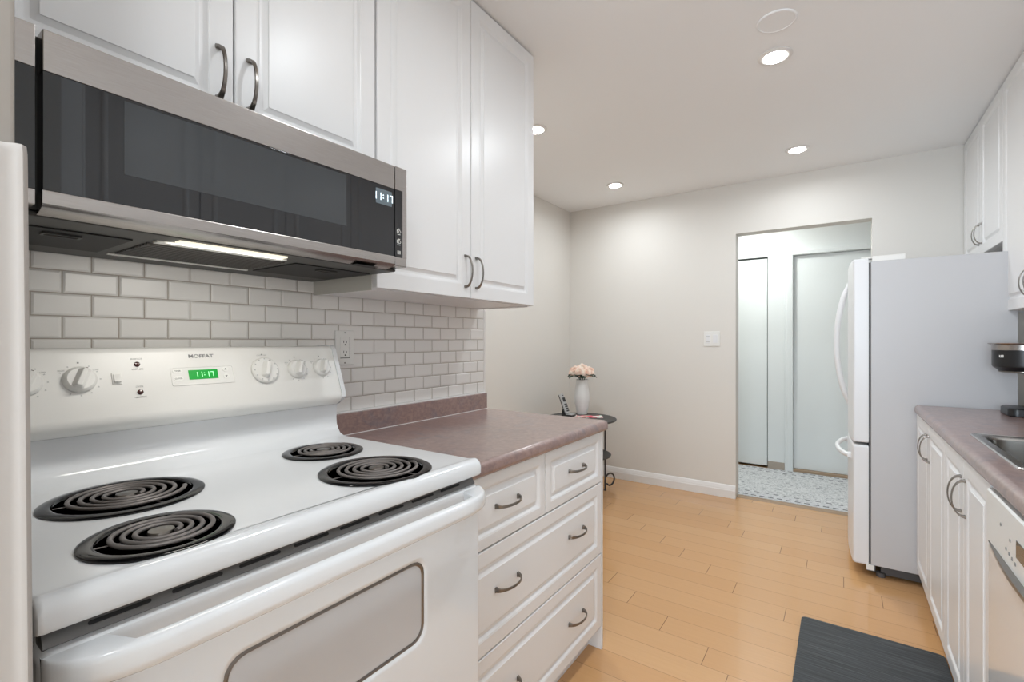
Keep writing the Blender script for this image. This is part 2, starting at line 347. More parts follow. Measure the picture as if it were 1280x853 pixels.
# short wall at the left edge of the view and its trim
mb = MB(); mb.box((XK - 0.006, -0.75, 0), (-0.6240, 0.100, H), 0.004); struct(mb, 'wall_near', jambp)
mb = MB()
rs = []
WN = -0.6235
for z, dx in ((0.0, 0.060), (0.93, 0.0345), (1.23, 0.0225), (1.402, 0.0150), (1.410, 0.011)):
    prof = [(WN, 0.060), (WN + dx - 0.010, 0.060), (WN + dx - 0.004, 0.070), (WN + dx - 0.005, 0.076), (WN + dx - 0.006, 0.092), (WN + dx - 0.001, 0.098), (WN + dx, 0.102), (WN + dx - 0.005, 0.106), (WN, 0.106)]
    rs.append([(max(x, WN + 0.0005) if q not in (0, 8) else x, y, z) for q, (x, y) in enumerate(prof)])
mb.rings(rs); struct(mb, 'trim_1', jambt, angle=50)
# tiled backsplash
mb = MB(); mb.box((XK - 0.006, 0.100, 0.90), (XK, 1.782, 1.72)); struct(mb, 'wall_backsplash', tilem, smooth=False)
mb = MB(); mb.box((XK - 0.006, 1.772, 0.98), (XK + 0.001, 1.786, 1.377), 0.001); struct(mb, 'trim_2', trimp)
# baseboards
def bprof(): return [(0, 0), (0.016, 0), (0.016, 0.058), (0.013, 0.066), (0.013, 0.072), (0.008, 0.088), (0.004, 0.096), (0, 0.099)]
mb = MB(); mb.extr([(YF - a, z) for a, z in bprof()], 'X', XL, DX0); struct(mb, 'baseboard_far', trimp, angle=20)
mb = MB(); mb.extr([(YF - a, z) for a, z in bprof()], 'X', DX1, XR); struct(mb, 'baseboard_right', trimp, angle=20)
mb = MB(); mb.extr([(XL + a, z) for a, z in bprof()], 'Y', 1.785, YF); struct(mb, 'baseboard_left', trimp, angle=20)
# hallway
mb = MB(); mb.box((-2.0, YF + WT, 0), (-1.9, YH + 0.3, H)); struct(mb, 'wall_hall_left', hallp, smooth=False)
mb = MB(); mb.box((1.3, YF + WT, 0), (1.4, YH + 0.3, H)); struct(mb, 'wall_hall_right', hallp, smooth=False)
mb = MB(); cx1 = -0.582; ex0, ex1, ez = -0.371, 0.47, 2.036
for lo, hi in (((cx1, YH, 0), (ex0, YH + 0.1, H)), ((ex1, YH, 0), (1.4, YH + 0.1, H)), ((ex0, YH, ez), (ex1, YH + 0.1, H)), ((-1.9, YH, 2.045), (cx1, YH + 0.1, H))): mb.box(lo, hi)
struct(mb, 'wall_hall_far', hallp, smooth=False)
mb = MB(); mb.box((-2.0, YH + 0.1, 0), (1.4, YH + 0.16, H)); struct(mb, 'wall_hall_back', blackm, smooth=False)
mb = MB(); mb.box((-1.89, YH + 0.022, 0.022), (cx1 - 0.008, YH + 0.052, 2.030), 0.003); d = struct(mb, 'door_1', hallp)
mb = MB(); mb.box((ex0 + 0.003, YH + 0.035, 0.03), (ex1 - 0.003, YH + 0.075, ez - 0.003), 0.002); d = struct(mb, 'door_2', hallp)
mb = MB(); mb.lathe([(0.0, 0), (0.026, 0), (0.026, 0.008), (0.011, 0.014), (0.011, 0.04), (0.026, 0.05), (0.028, 0.062), (0.018, 0.074), (0.0, 0.076)], (0.39, 0, 0), 20, 'Z')
mb.xf(Matrix.Translation((0.39, YH + 0.035, 0.98)) @ Matrix.Rotation(R(90), 4, 'X') @ Matrix.Translation((-0.39, 0, 0))); mb.build('door_knob', nickel, d)
mb = MB()
cp = [(0, 0), (0.0, -0.012), (0.006, -0.016), (0.045, -0.018), (0.055, -0.012), (0.066, -0.012), (0.070, 0)]
for xx0, sg in ((ex0, -1), (ex1, 1)): mb.extr([(xx0 + sg * a, YH + b) for a, b in cp], 'Z', 0, ez + 0.051)
mb.extr([(YH + b, ez + a * 0.73) for a, b in cp], 'X', ex0 - 0.002, ex1 + 0.002); struct(mb, 'trim_3', hallp, angle=20)
mb = MB(); mb.box((ex0, YH - 0.012, 0), (ex1, YH + 0.09, 0.028), 0.004); struct(mb, 'trim_4', woodt)
mb = MB(); mb.box((cx1, YH - 0.012, 0), (ex0 - 0.07, YH, 0.075), 0.002); mb.mat(tilebase); struct(mb, 'baseboard_hall', tilebase)
mb = MB(); mb.extr([(4.085, 0), (4.092, 0.008), (4.12, 0.011), (4.15, 0.008), (4.157, 0)], 'X', DX0 + 0.001, DX1 - 0.001); struct(mb, 'trim_5', woodt, angle=20)
mb = MB(); mb.box((-1.7, 4.160, 0), (1.0, 5.163, 0.009), 0.003); o = mb.build('hall_rug', rugm); center(o)
o.data.transform(Matrix.Identity(4)); tag(o, 'pale grey patterned rug with dashed dark borders on the hallway floor', 'rug')

# ------------------------------------------------------------------ pulls, raised panels, cabinets (local: x width, -y outward, z up)
def pull_mesh():
    mb = MB(); rs = []; L = 0.054; n = 20
    for i in range(n + 1):
        s_ = -1 + 2 * i / n; a = s_ * PI / 2
        x = L * math.sin(a) * (1.0) ; out = 0.003 + 0.029 * math.cos(a) ** 0.95 if abs(s_) < 0.999 else 0.0
        w = 0.0040 + 0.0030 * abs(s_) ** 3; th = 0.0019 + 0.0022 * abs(s_) ** 4
        tx, ty = math.cos(a) * L, -0.029 * math.sin(a)
        if abs(s_) >= 0.999: tx, ty = 0.0, -math.copysign(1, s_)
        l = math.hypot(tx, ty) or 1; nx, ny = -ty / l, tx / l
        ring = []
        for (p, q) in rrect(2 * w, 2 * th, 0.0012, 1):   # p across, q along normal
            ring.append((x + nx * q, -(out + ny * q), p))
        rs.append(ring)
    mb.rings(rs)
    for sg in (-1, 1): mb.box((sg * L - 0.0045, -0.004, -0.007), (sg * L + 0.0045, 0, 0.007), 0.001)
    return mb
_pull = pull_mesh().build('pull_handle', nickel); PULL = _pull.data; bpy.data.objects.remove(_pull)
def add_pull(parent, x, y, z, vertical):
    o = bpy.data.objects.new('pull_handle', PULL); COL.objects.link(o); o.parent = parent; o.location = (x, y, z)
    if vertical: o.rotation_euler = (0, R(90), 0)
    return o
TH_ = 0.019
def raised(w, h, frame, parent, name, x0, z0, mat=None):
    """raised panel front, lower left corner at (x0, z0), back at y=0, front at y=-TH_"""
    mb = MB(); prof = [(0.0, 0.0, 0.001), (0.0, -TH_ + 0.003, 0.001), (0.001, -TH_ + 0.0008, 0.002), (0.0035, -TH_, 0.002), (frame - 0.006, -TH_, 0.006), (frame - 0.004, -TH_ + 0.0012, 0.006), (frame - 0.002, -TH_ + 0.0016, 0.006), (frame + 0.005, -TH_ + 0.0078, 0.005),
        (frame + 0.009, -TH_ + 0.0082, 0.004), (frame + 0.012, -TH_ + 0.0078, 0.003), (frame + 0.022, -TH_ + 0.0022, 0.002), (frame + 0.0225, -TH_ + 0.0008, 0.002), (frame + 0.024, -TH_ + 0.0004, 0.002)]
    rs = []
    for ins, y, r in prof: rs.append([(x0 + a, y, z0 + b) for a, b in rrect(w - 2 * ins, h - 2 * ins, r, 2, w / 2, h / 2)])
    mb.rings(rs); return mb.build(name, mat or cabw, parent, local=True, angle=14)
def cabinet(name, label, face_x, y_start, right, width, z0, z1, depth, fronts, toe=None, group=None, side_gap=0.0, open_top=False, side=False):
    """right False: faces +X, local x runs +Y from y_start.  right True: faces -X, local x runs -Y from y_start"""
    t_ = thing(name, label, 'cabinet', (face_x, y_start, 0), R(-90) if right else R(90), group)
    d0 = TH_ + 0.002
    mb = MB(); p = 0.018
    mb.box((0, d0, z0), (p, depth, z1), 0.0008); mb.box((width - p, d0, z0), (width, depth, z1), 0.0008)
    mb.box((p, d0, z0 + 0.004), (width - p, depth, z0 + 0.004 + p)); (None if open_top else mb.box((p, d0, z1 - p), (width - p, depth, z1))); mb.box((p, depth - 0.01, z0 + p), (width - p, depth, z1 - p))
    mb.box((width / 2 - 0.01, d0 + 0.03, z0 + p), (width / 2 + 0.01, d0 + 0.05, z1 - p))
    mb.build('carcass', cabw, t_, local=True)
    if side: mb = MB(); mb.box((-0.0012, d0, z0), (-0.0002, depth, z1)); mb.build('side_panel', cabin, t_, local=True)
    for f in fronts:
        kind, fx0, fx1, fz0, fz1 = f[:5]; g_ = 0.0019 if kind == 'door' else 0.0024
        o = raised(fx1 - fx0 - 2 * g_, fz1 - fz0 - 2 * g_, f[5] if len(f) > 5 and f[5] else 0.052, t_, kind, fx0 + g_, fz0 + g_)
        o.location = (0, TH_, 0)
        for hx, hz, vert in f[6]: add_pull(o, hx, -TH_, hz, vert)
    if toe:
        mb = MB(); mb.box((0.0, toe, 0), (width - 0.0, toe + 0.015, z0 + 0.004)); mb.build('toe_kick', cabw, t_, local=True)
    return t_

# left side uppers : face x = -1.085
FX = -1.085
DEP = -XK + FX - 0.0005
cabinet('wall_cabinet', 'tall white upper cabinet with two raised panel doors right of the microwave', FX, 0.892, False, 0.842, 1.377, H - 0.004, DEP,
    [('door', 0, 0.419, 1.381, H - 0.006, None, [(0.419 - 0.030, 1.476, True)]), ('door', 0.419, 0.842, 1.381, H - 0.006, None, [(0.419 + 0.030, 1.476, True)])], side=True)
cabinet('wall_cabinet', 'short white two door upper cabinet directly above the microwave', FX, 0.125, False, 0.764, 1.692, H - 0.004, DEP,
    [('door', 0, 0.382, 1.694, H - 0.006, None, [(0.382 - 0.032, 1.80, True)]), ('door', 0.382, 0.764, 1.694, H - 0.006, None, [(0.382 + 0.032, 1.80, True)])])
# left side drawer base : face x = -0.785
BX = -0.785; bd = -XK + BX - 0.001
y0 = 0.905
t_ = cabinet('drawer_cabinet', 'white drawer base cabinet beside the stove, two small drawers over two wide ones', BX, y0, False, 0.870, 0.093, 0.874, bd,
    [('drawer', 0, 0.4195, 0.670, 0.872, 0.036, [(0.2045, 0.774, False)]), ('drawer', 0.4195, 0.857, 0.670, 0.872, 0.036, [(0.635, 0.774, False)]),
     ('drawer', 0, 0.857, 0.386, 0.670, 0.045, [(0.2045, 0.543, False), (0.635, 0.543, False)]),
     ('drawer', 0, 0.857, 0.093, 0.386, 0.045, [(0.2045, 0.236, False), (0.635, 0.236, False)])], toe=0.058)
mb = MB(); mb.box((0.857, 0.0, 0.093), (0.870, bd, 0.875), 0.001); mb.box((0.857, 0.0, 0.0), (0.870, bd, 0.094), 0.001); mb.build('end_panel', cabw, t_, local=True)
# right side bases : face x = 0.308 (door fronts)
RX = 0.308; rd = XR - RX - 0.001
cabinet('base_cabinet', 'white two door base cabinet on the right wall next to the refrigerator', RX, 3.085, True, 0.778, 0.098, 0.874, rd,
    [('door', 0, 0.389, 0.10, 0.872, None, [(0.389 - 0.030, 0.770, True)]), ('door', 0.389, 0.778, 0.10, 0.872, None, [(0.389 + 0.030, 0.770, True)])], toe=0.06)
sinkc = cabinet('sink_cabinet', 'white two door base cabinet under the sink, beside the dishwasher', RX, 2.305, True, 0.638, 0.098, 0.874, rd,
    [('door', 0, 0.319, 0.10, 0.872, None, [(0.319 - 0.032, 0.755, True)]), ('door', 0.319, 0.638, 0.10, 0.872, None, [(0.319 + 0.032, 0.755, True)])], toe=0.06, open_top=True)
cabinet('base_cabinet', 'white two door base cabinet nearer than the dishwasher, outside the picture', RX, 1.080, True, 0.80, 0.098, 0.874, rd,
    [('door', 0, 0.4, 0.10, 0.872, None, [(0.37, 0.77, True)]), ('door', 0.4, 0.8, 0.10, 0.872, None, [(0.43, 0.77, True)])], toe=0.06)
# right side uppers : face x = 0.63
UX = 0.63; ud = XR - UX - 0.001
cabinet('wall_cabinet', 'short white two door upper cabinet over the refrigerator', UX, 4.045, True, 0.861, 1.702, H - 0.004, ud,
    [('door', 0, 0.430, 1.704, H - 0.006, None, [(0.430 - 0.030, 1.818, True)]), ('door', 0.430, 0.861, 1.704, H - 0.006, None, [(0.430 + 0.030, 1.818, True)])])
for yy_, lb in ((3.182, 'tall white upper cabinet above the coffee maker on the right wall'), (2.322, 'tall white upper cabinet above the sink, beyond the right picture edge'), (1.462, 'tall white upper cabinet above the dishwasher, beyond the right picture edge')):
    cabinet('wall_cabinet', lb, UX, yy_, True, 0.858, 1.365, H - 0.004, ud,
        [('door', 0, 0.429, 1.369, H - 0.006, None, [(0.429 - 0.030, 1.470, True)]), ('door', 0.429, 0.858, 1.369, H - 0.006, None, [(0.429 + 0.030, 1.470, True)])])

# ------------------------------------------------------------------ countertops
CZ = 0.914
def edge_prof(xf_, xb, dirn):
    """front rounded profile: xf_ front x, xb back x, dirn +1 when the front looks to +X"""
    f = xf_; d = dirn
    return [(xb, CZ - 0.038), (f - d * 0.006, CZ - 0.038), (f - d * 0.001, CZ - 0.033), (f, CZ - 0.026), (f - d * 0.0005, CZ - 0.014), (f - d * 0.004, CZ - 0.006), (f - d * 0.011, CZ - 0.001), (f - d * 0.020, CZ), (xb, CZ)]
t_ = thing('countertop', 'mauve brown laminate countertop on the drawer cabinet beside the stove', 'countertop', (-1.08, 1.34, 0.876))
mb = MB(); mb.extr(edge_prof(-0.764, XK + 0.0005, 1), 'Y', 0.900, 1.776); mb.build('worktop', lam, t_, angle=60)
mb = MB(); mb.box((XK + 0.0005, 0.900, CZ), (XK + 0.020, 1.776, CZ + 0.073), 0.003); mb.build('upstand', lam, t_)
mb = MB(); mb.box((XK + 0.0002, 0.900, CZ + 0.0725), (XK + 0.008, 1.776, CZ + 0.0775), 0.001); mb.box((XK + 0.019, 0.900, CZ - 0.0002), (XK + 0.0225, 1.776, CZ + 0.002), 0.0008); mb.build('caulk_line', trimp, t_)
# right worktop with the sink hole
t_ = thing('countertop', 'mauve brown laminate countertop with the steel sink along the right wall', 'countertop', (0.63, 1.7, 0.876))
sx0, sx1, sy0, sy1 = 0.375, 0.865, 1.70, 2.205
mb = MB()
mb.extr(edge_prof(0.299, sx0, -1), 'Y', 0.26, 3.075)
mb.box((sx0, 0.26, CZ - 0.038), (XR - 0.0005, sy0, CZ)); mb.box((sx0, sy1, CZ - 0.038), (XR - 0.0005, 3.075, CZ)); mb.box((sx1, sy0, CZ - 0.038), (XR - 0.0005, sy1, CZ)); mb.build('worktop', lam, t_, angle=60)
mb = MB(); mb.box((XR - 0.02, 0.26, CZ), (XR - 0.0005, 3.075, CZ + 0.073), 0.003); mb.build('upstand', lam, t_)
# sink
t_ = thing('sink', 'stainless steel drop-in sink set in the right countertop', 'sink', (0.62, 1.95, 0.75))
def ring3(w, h, r, z, cx, cy, seg=5): return [(a, b, z) for a, b in rrect(w, h, r, seg, cx, cy)]
scx, scy = (sx0 + sx1) / 2, (1.665 + 2.222) / 2
mb = MB(); ow, oh = 0.525, 0.557
mb.rings([ring3(ow, oh, 0.02, CZ + 0.0002, scx, scy), ring3(ow, oh, 0.02, CZ + 0.002, scx, scy), ring3(ow - 0.008, oh - 0.008, 0.018, CZ + 0.005, scx, scy), ring3(ow - 0.018, oh - 0.018, 0.016, CZ + 0.003, scx, scy), ring3(ow - 0.05, oh - 0.075, 0.05, CZ + 0.003, scx, scy),
          ring3(ow - 0.065, oh - 0.09, 0.055, CZ - 0.004, scx, scy), ring3(ow - 0.075, oh - 0.10, 0.055, CZ - 0.14, scx, scy), ring3(ow - 0.12, oh - 0.145, 0.05, CZ - 0.165, scx, scy)], cap0=False)
mb.build('bowl', sinks, t_, angle=40)
mb = MB(); mb.lathe([(0.0, 0.0), (0.04, 0), (0.042, 0.003), (0.03, 0.004), (0.028, -0.001), (0, -0.001)], (scx, scy, CZ - 0.1645)); mb.build('drain', nickel, t_)
mb = MB(); fx_, fy_ = 0.906, scy
mb.lathe([(0, 0), (0.028, 0), (0.028, 0.01), (0.018, 0.03), (0.016, 0.05), (0.0, 0.05)], (fx_, fy_, CZ + 0.0004), 24)
mb.tube([(fx_, fy_, CZ + 0.04), (fx_, fy_, CZ + 0.16)] + [(fx_ - 0.09 + 0.09 * math.cos(a), fy_, CZ + 0.16 + 0.09 * math.sin(a)) for a in [PI * k / 10 for k in range(1, 11)]] + [(fx_ - 0.18, fy_, CZ + 0.13)], 0.011, 12)
mb.tube([(fx_, fy_ - 0.02, CZ + 0.04), (fx_, fy_ - 0.09, CZ + 0.075)], 0.006)
tag(center(mb.build('faucet', nickel)), 'gooseneck kitchen faucet behind the sink, beyond the right picture edge', 'faucet')

# ------------------------------------------------------------------ electric range
RY0, RY1, RXF = 0.127, 0.887, -0.70
rg = thing('electric_range', 'white electric coil stove with control backguard and oven door at the left', 'stove', (-1.04, 0.507, 0))
mb = MB(); mb.box((-1.36, RY0 + 0.004, 0.03), (-0.765, RY1 - 0.004, 0.912), 0.004); mb.box((-0.766, RY0 + 0.006, 0.20), (-0.742, RY1 - 0.006, 0.893), 0.003)
for x in (-1.32, -0.80):
    for y in (RY0 + 0.05, RY1 - 0.05): mb.lathe([(0.0, 0), (0.018, 0), (0.018, 0.01), (0.01, 0.012), (0.01, 0.032), (0, 0.032)], (x, y, 0), 12)
mb.build('body', enam, rg)
# cooktop : ring strip + flat with four burner holes
ZT = 0.949
BURN = [(-1.062, 0.311, 0.119), (-0.814, 0.279, 0.094), (-1.082, 0.722, 0.096), (-0.832, 0.684, 0.119)]
prof = [(-1.34, 0.914), (-0.712, 0.914), (-0.703, 0.9155), (-0.70, 0.920), (-0.700, 0.934), (-0.7025, 0.943), (-0.708, 0.9495), (-0.716, 0.9525), (-0.724, 0.9515), (-0.738, ZT),
        (-1.205, ZT), (-1.225, 0.951), (-1.243, 0.957), (-1.255, 0.966), (-1.262, 0.980), (-1.264, 1.000), (-1.262, 1.03), (-1.258, 1.0405), (-1.34, 1.0405)]
mb = MB(); bm = mb.bm
def shr(y_in):   # y slices with small rounding at the two ends
    return y_in
ys = [(RY0, 0.006), (RY0 + 0.002, 0.002), (RY0 + 0.007, 0.0), (RY1 - 0.007, 0.0), (RY1 - 0.002, 0.002), (RY1, 0.006)]
rows = []
for y, ins in ys:
    r_ = []
    for i, (x, z) in enumerate(prof):
        xx_, zz_ = x, z
        if 2 <= i <= 6: xx_ -= ins
        if 6 <= i <= 12: zz_ -= ins * 0.7
        r_.append(bm.verts.new((xx_, y, zz_)))
    rows.append(r_)
n = len(prof)
for k in range(len(rows) - 1):
    for i in range(n):
        j = (i + 1) % n
        if i == 9 and k == 2: continue
        bm.faces.new((rows[k][i], rows[k][j], rows[k + 1][j], rows[k + 1][i]))
bm.faces.new(rows[0][::-1]); bm.faces.new(rows[-1])
outer = [rows[2][9], rows[2][10], rows[3][10], rows[3][9]]
edges = []
for a, b in zip(outer, outer[1:] + outer[:1]):
    e = bm.edges.get((a, b)) or bm.edges.new((a, b)); edges.append(e)
for bx, by, br in BURN:
    vs = [bm.verts.new((bx + (br - 0.006) * math.cos(2 * PI * k / 48), by + (br - 0.006) * math.sin(2 * PI * k / 48), ZT)) for k in range(48)]
    edges += [bm.edges.new((vs[k], vs[(k + 1) % 48])) for k in range(48)]
    lo = [bm.verts.new((v.co.x, v.co.y, ZT - 0.004)) for v in vs]
    for k in range(48): bm.faces.new((vs[k], vs[(k + 1) % 48], lo[(k + 1) % 48], lo[k]))
bmesh.ops.triangle_fill(bm, use_beauty=True, use_dissolve=False, edges=edges)
mb.build('cooktop', enam, rg, angle=40)
def coil_pts(Rc, turns):
    pts = []; n_ = int(turns * 30)
    for i in range(n_ + 1):
        f = i / n_; a = 2 * PI * turns * f + 0.6; r = 0.022 + (Rc - 0.022) * f; pts.append((r * math.cos(a), r * math.sin(a), 0))
    return pts
for k, (bx, by, br) in enumerate(BURN):
    mb = MB(); q = br / 0.119
    mb.lathe([(br - 0.0, 0.0), (br, 0.0022), (br - 0.004, 0.0045), (br - 0.015, 0.0050), (br - 0.019, 0.0035), (br - 0.021, -0.002), (br - 0.034, -0.016), (br * 0.45, -0.023), (0.024, -0.024), (0.018, -0.022), (0.0, -0.022),
              (0.0, -0.027), (br * 0.45, -0.027), (br - 0.030, -0.022), (br - 0.0105, -0.004), (br - 0.0105, 0.0)], (bx, by, ZT + 0.0002), 64)
    bowl = mb.build('burner_bowl', blke, rg, angle=40)
    big = br > 0.11; Rc = 0.087 if big else 0.067; turns = 4.1 if big else 3.3
    mb = MB(); zc = ZT + 0.0065
    pts = [(bx + x, by + y, zc) for x, y, z in coil_pts(Rc, turns)]
    lx, ly, _ = pts[-1]; dx, dy = lx - bx, ly - by; l = math.hypot(dx, dy)
    pts += [(lx - dy / l * 0.012 - dx / l * 0.002, ly + dx / l * 0.012 - dy / l * 0.002, zc - 0.003), (lx - dy / l * 0.02 + dx / l * 0.003, ly + dx / l * 0.02 + dy / l * 0.003, zc - 0.012)]
    mb.tube(pts, 0.0037, 8, flat=0.85)
    mb.build('heating_coil', coilm, bowl, angle=60)
    mb = MB()
    for a in (0.3, 0.3 + 2 * PI / 3, 0.3 + 4 * PI / 3):
        mb.tube([(bx + 0.01 * math.cos(a), by + 0.01 * math.sin(a), zc - 0.008), (bx + (Rc + 0.01) * math.cos(a), by + (Rc + 0.01) * math.sin(a), zc - 0.008)], 0.0028, 6)
    mb.build('coil_support', coilm, bowl)
    mb = MB(); mb.lathe([(0, -0.006), (0.014, -0.006), (0.017, -0.002), (0.016, 0.001), (0.0, 0.002)], (bx, by, zc), 24); mb.build('coil_centre_cap', nickel, bowl)
# backguard
mb = MB(); mb.box((-1.33, RY0 + 0.02, 1.0400), (-1.262, RY1 - 0.02, 1.0430)); mb.build('gap_shade_strip', blackm, rg, smooth=False)  # black filler standing in for the shade between riser and backguard
mb = MB()
bgp = [(-1.34, 1.0425), (-1.247, 1.0425), (-1.236, 1.048), (-1.226, 1.056), (-1.2195, 1.066), (-1.222, 1.078), (-1.270, 1.204), (-1.275, 1.212), (-1.283, 1.216), (-1.34, 1.216)]
rs = []
for y, ins in ((RY0 + 0.012, 0), (RY1 - 0.012, 0)): rs.append([(x, y, z) for x, z in bgp])
mb.rings(rs)
bg = mb.build('backguard', plas, rg, angle=50)
mb = MB()
capp = [(-1.342, 1.0425), (-1.250, 1.0425), (-1.238, 1.050), (-1.228, 1.056), (-1.217, 1.066), (-1.219, 1.080), (-1.267, 1.206), (-1.272, 1.214), (-1.283, 1.219), (-1.342, 1.219)]
for a, b in ((RY1 - 0.013, RY1), (RY0, RY0 + 0.013)):
    mb = MB(); mb.extr(capp, 'Y', a, b); mb.build('end_cap', enam, rg, angle=50)
UP = Vector((-0.049, 0, 0.126)).normalized()
def bgpt(y, z, out=0.0):
    """point on the slanted control face"""
    f = (z - 1.078) / (1.204 - 1.078); x = -1.222 - 0.048 * f
    nrm = Vector((UP.z, 0, -UP.x)); return Vector((x, y, z)) + nrm * out
def BG(y, z, out=0.0): return face_px(bgpt(y, z, out), UP)
def knob(y, z, r, ang, dial=False):
    mb = MB()
    if dial:
        mb.lathe([(0, 0), (r, 0), (r, 0.006), (r - 0.003, 0.009), (r - 0.008, 0.0095), (0.0, 0.0095)], n=40)
        k0, hh, r2 = 0.009, 0.014, r * 0.66
    else:
        mb.lathe([(0, 0), (r, 0), (r, 0.005), (r * 0.94, 0.009), (r * 0.80, 0.012), (0.0, 0.012)], n=36); k0, hh, r2 = 0.011, 0.013, r * 0.84
    # grip: tapered wedge
    rs = []
    for zz_, w, hgt in ((k0, r2 * 0.95, r2 * 1.9), (k0 + hh * 0.5, r2 * 0.62, r2 * 1.8), (k0 + hh, r2 * 0.42, r2 * 1.66), (k0 + hh + 0.001, r2 * 0.30, r2 * 1.55)):
        rs.append([(a, b, zz_) for a, b in rrect(w, hgt, w * 0.3, 3)])
    mb.rings(rs)
    mb.xf(BG(y, z, 0.0005) @ Matrix.Rotation(R(ang), 4, 'Z')); kb = mb.build('control_knob', plas, rg, angle=30)
    mb = MB(); mb.box((-0.0022, r2 * 0.78, k0 + hh + 0.0002 - 0.004), (0.0022, r2 * 0.92, k0 + hh - 0.002), 0.0004); mb.xf(BG(y, z, 0.001) @ Matrix.Rotation(R(ang), 4, 'Z')); mb.build('pointer_mark', redm, kb)
    if dial:
        mb = MB()
        for a in range(0, 360, 30):
            b = bmesh.new(); bmesh.ops.create_cube(b, size=1); bmesh.ops.scale(b, vec=(0.0035, 0.003, 0.0003), verts=b.verts); mb.join(b, Matrix.Rotation(R(a), 4, 'Z') @ Matrix.Translation((0, r * 0.84, 0.0102)))
        mb.xf(BG(y, z, 0.0005)); mb.build('dial_marks', palink, kb)
    # printed marks around it
    mb = MB(); mb.mat(palink)
    for a in ((60, 30, -30, -60, -90, -120, -150, -180, 150) if not dial else ()):
        b = bmesh.new(); bmesh.ops.create_cube(b, size=1); bmesh.ops.scale(b, vec=(0.0022, 0.0026, 0.0003), verts=b.verts); mb.join(b, Matrix.Rotation(R(a), 4, 'Z') @ Matrix.Translation((0, r + 0.006, 0.0)))
    mb.mat(greyink); b = bmesh.new(); bmesh.ops.create_cube(b, size=1); bmesh.ops.scale(b, vec=(0.003, 0.003, 0.0003), verts=b.verts); mb.join(b, Matrix.Translation((0, r + 0.010, 0)))
    mb.mat(palink)
    if not dial:
        for a, wd in ((32, 0.010), (-32, 0.010)):
            b = text_bm('HIGH' if a > 0 else 'LOW', 0.0042); mb.join(b, Matrix.Translation((-math.copysign(r + 0.003, a) * 0.9, r * 0.62 + 0.004, 0)))
    else:
        mb.join(text_bm('OVEN TEMP', 0.005), Matrix.Translation((0, r + 0.0075, 0)))
    mb.xf(BG(y, z, 0.0003)); mb.build('printed_marks', palink, rg, smooth=False)
knob(0.212, 1.152, 0.0255, -25); knob(0.290, 1.153, 0.0265, -22)
knob(0.660, 1.153, 0.035, -18, True); knob(0.750, 1.152, 0.026, -22); knob(0.826, 1.153, 0.0255, -20)
# rocker switch
mb = MB(); mb.box((-0.0085, -0.013, 0), (0.0085, 0.013, 0.002), 0.001); mb.xf(BG(0.349, 1.152, 0.0)); sw = mb.build('rocker_switch', plas, rg)
mb = MB(); mb.rings([[(-0.0055, -0.009, 0.002), (0.0055, -0.009, 0.002), (0.0055, 0.009, 0.002), (-0.0055, 0.009, 0.002)], [(-0.0055, -0.009, 0.0075), (0.0055, -0.009, 0.0075), (0.0055, 0.009, 0.003), (-0.0055, 0.009, 0.003)]]); mb.xf(BG(0.349, 1.152)); mb.build('rocker', plas, sw, smooth=False)
for y, z, t1, t2 in ((0.387, 1.180, 'SURFACE', 'UNIT ON'), (0.386, 1.121, 'OVEN', 'HEATING')):
    mb = MB(); mb.lathe([(0, 0), (0.0055, 0), (0.0055, 0.002), (0.004, 0.0035), (0, 0.004)], n=20); mb.xf(BG(y, z)); mb.build('indicator_light', redm, rg)
    mb = MB(); mb.join(text_bm(t1, 0.005), Matrix.Translation((0, 0.0125, 0))); mb.join(text_bm(t2, 0.005), Matrix.Translation((0, -0.011, 0))); mb.xf(BG(y, z, 0.0003)); mb.build('printed_marks', palink, rg, smooth=False)
mb = MB(); mb.join(text_bm('MOFFAT', 0.0115, bold=0.0003), Matrix.Scale(1.25, 4, (1, 0, 0))); mb.xf(BG(0.515, 1.1945, 0.0003)); mb.build('maker_lettering', greyink, rg, smooth=False)
# clock panel
mb = MB(); cz, cy_ = 1.150, 0.5155
mb.rings([[(a, b, 0.0) for a, b in rrect(0.137, 0.046, 0.004, 3)], [(a, b, 0.0012) for a, b in rrect(0.137, 0.046, 0.004, 3)], [(a, b, 0.0012) for a, b in rrect(0.131, 0.040, 0.003, 3)], [(a, b, 0.0005) for a, b in rrect(0.130, 0.039, 0.003, 3)]])
mb.xf(BG(cy_, cz)); cp_ = mb.build('clock_panel', plas, rg)
mb = MB(); mb.box((-0.0315, -0.0115, 0), (0.0315, 0.0115, 0.0012), 0.0004); mb.xf(BG(0.514, 1.1515, 0.0006)); disp = mb.build('clock_display', greend, cp_)
mb = seg_digits('11:17', 0.0125); mb.xf(BG(0.517, 1.1515, 0.002)); mb.build('clock_digits', greens, cp_, smooth=False)
for y, z, w, h in ((0.461, 1.1615, 0.020, 0.010), (0.461, 1.1445, 0.020, 0.012), (0.564, 1.1615, 0.014, 0.012), (0.564, 1.1445, 0.014, 0.012)):
    mb = MB()
    mb.rings([[(a, b, 0.0003) for a, b in rrect(w, h, h / 2, 5)], [(a, b, 0.0012) for a, b in rrect(w, h, h / 2, 5)], [(a, b, 0.0014) for a, b in rrect(w - 0.0012, h - 0.0012, h / 2, 5)]]); mb.xf(BG(y, z)); bt = mb.build('clock_button', palem, cp_)
    mb = MB()
    if w > 0.016: mb.join(text_bm('TIMER' if z > 1.15 else 'CLOCK', 0.0045))
    else:
        sg = 1 if z > 1.15 else -1; mb.extr([(-0.0028, -0.0018 * sg), (0.0028, -0.0018 * sg), (0, 0.0026 * sg)], 'Z', 0, 0.0004)
    mb.xf(BG(y, z, 0.0015)); mb.build('button_mark', greyink, bt, smooth=False)
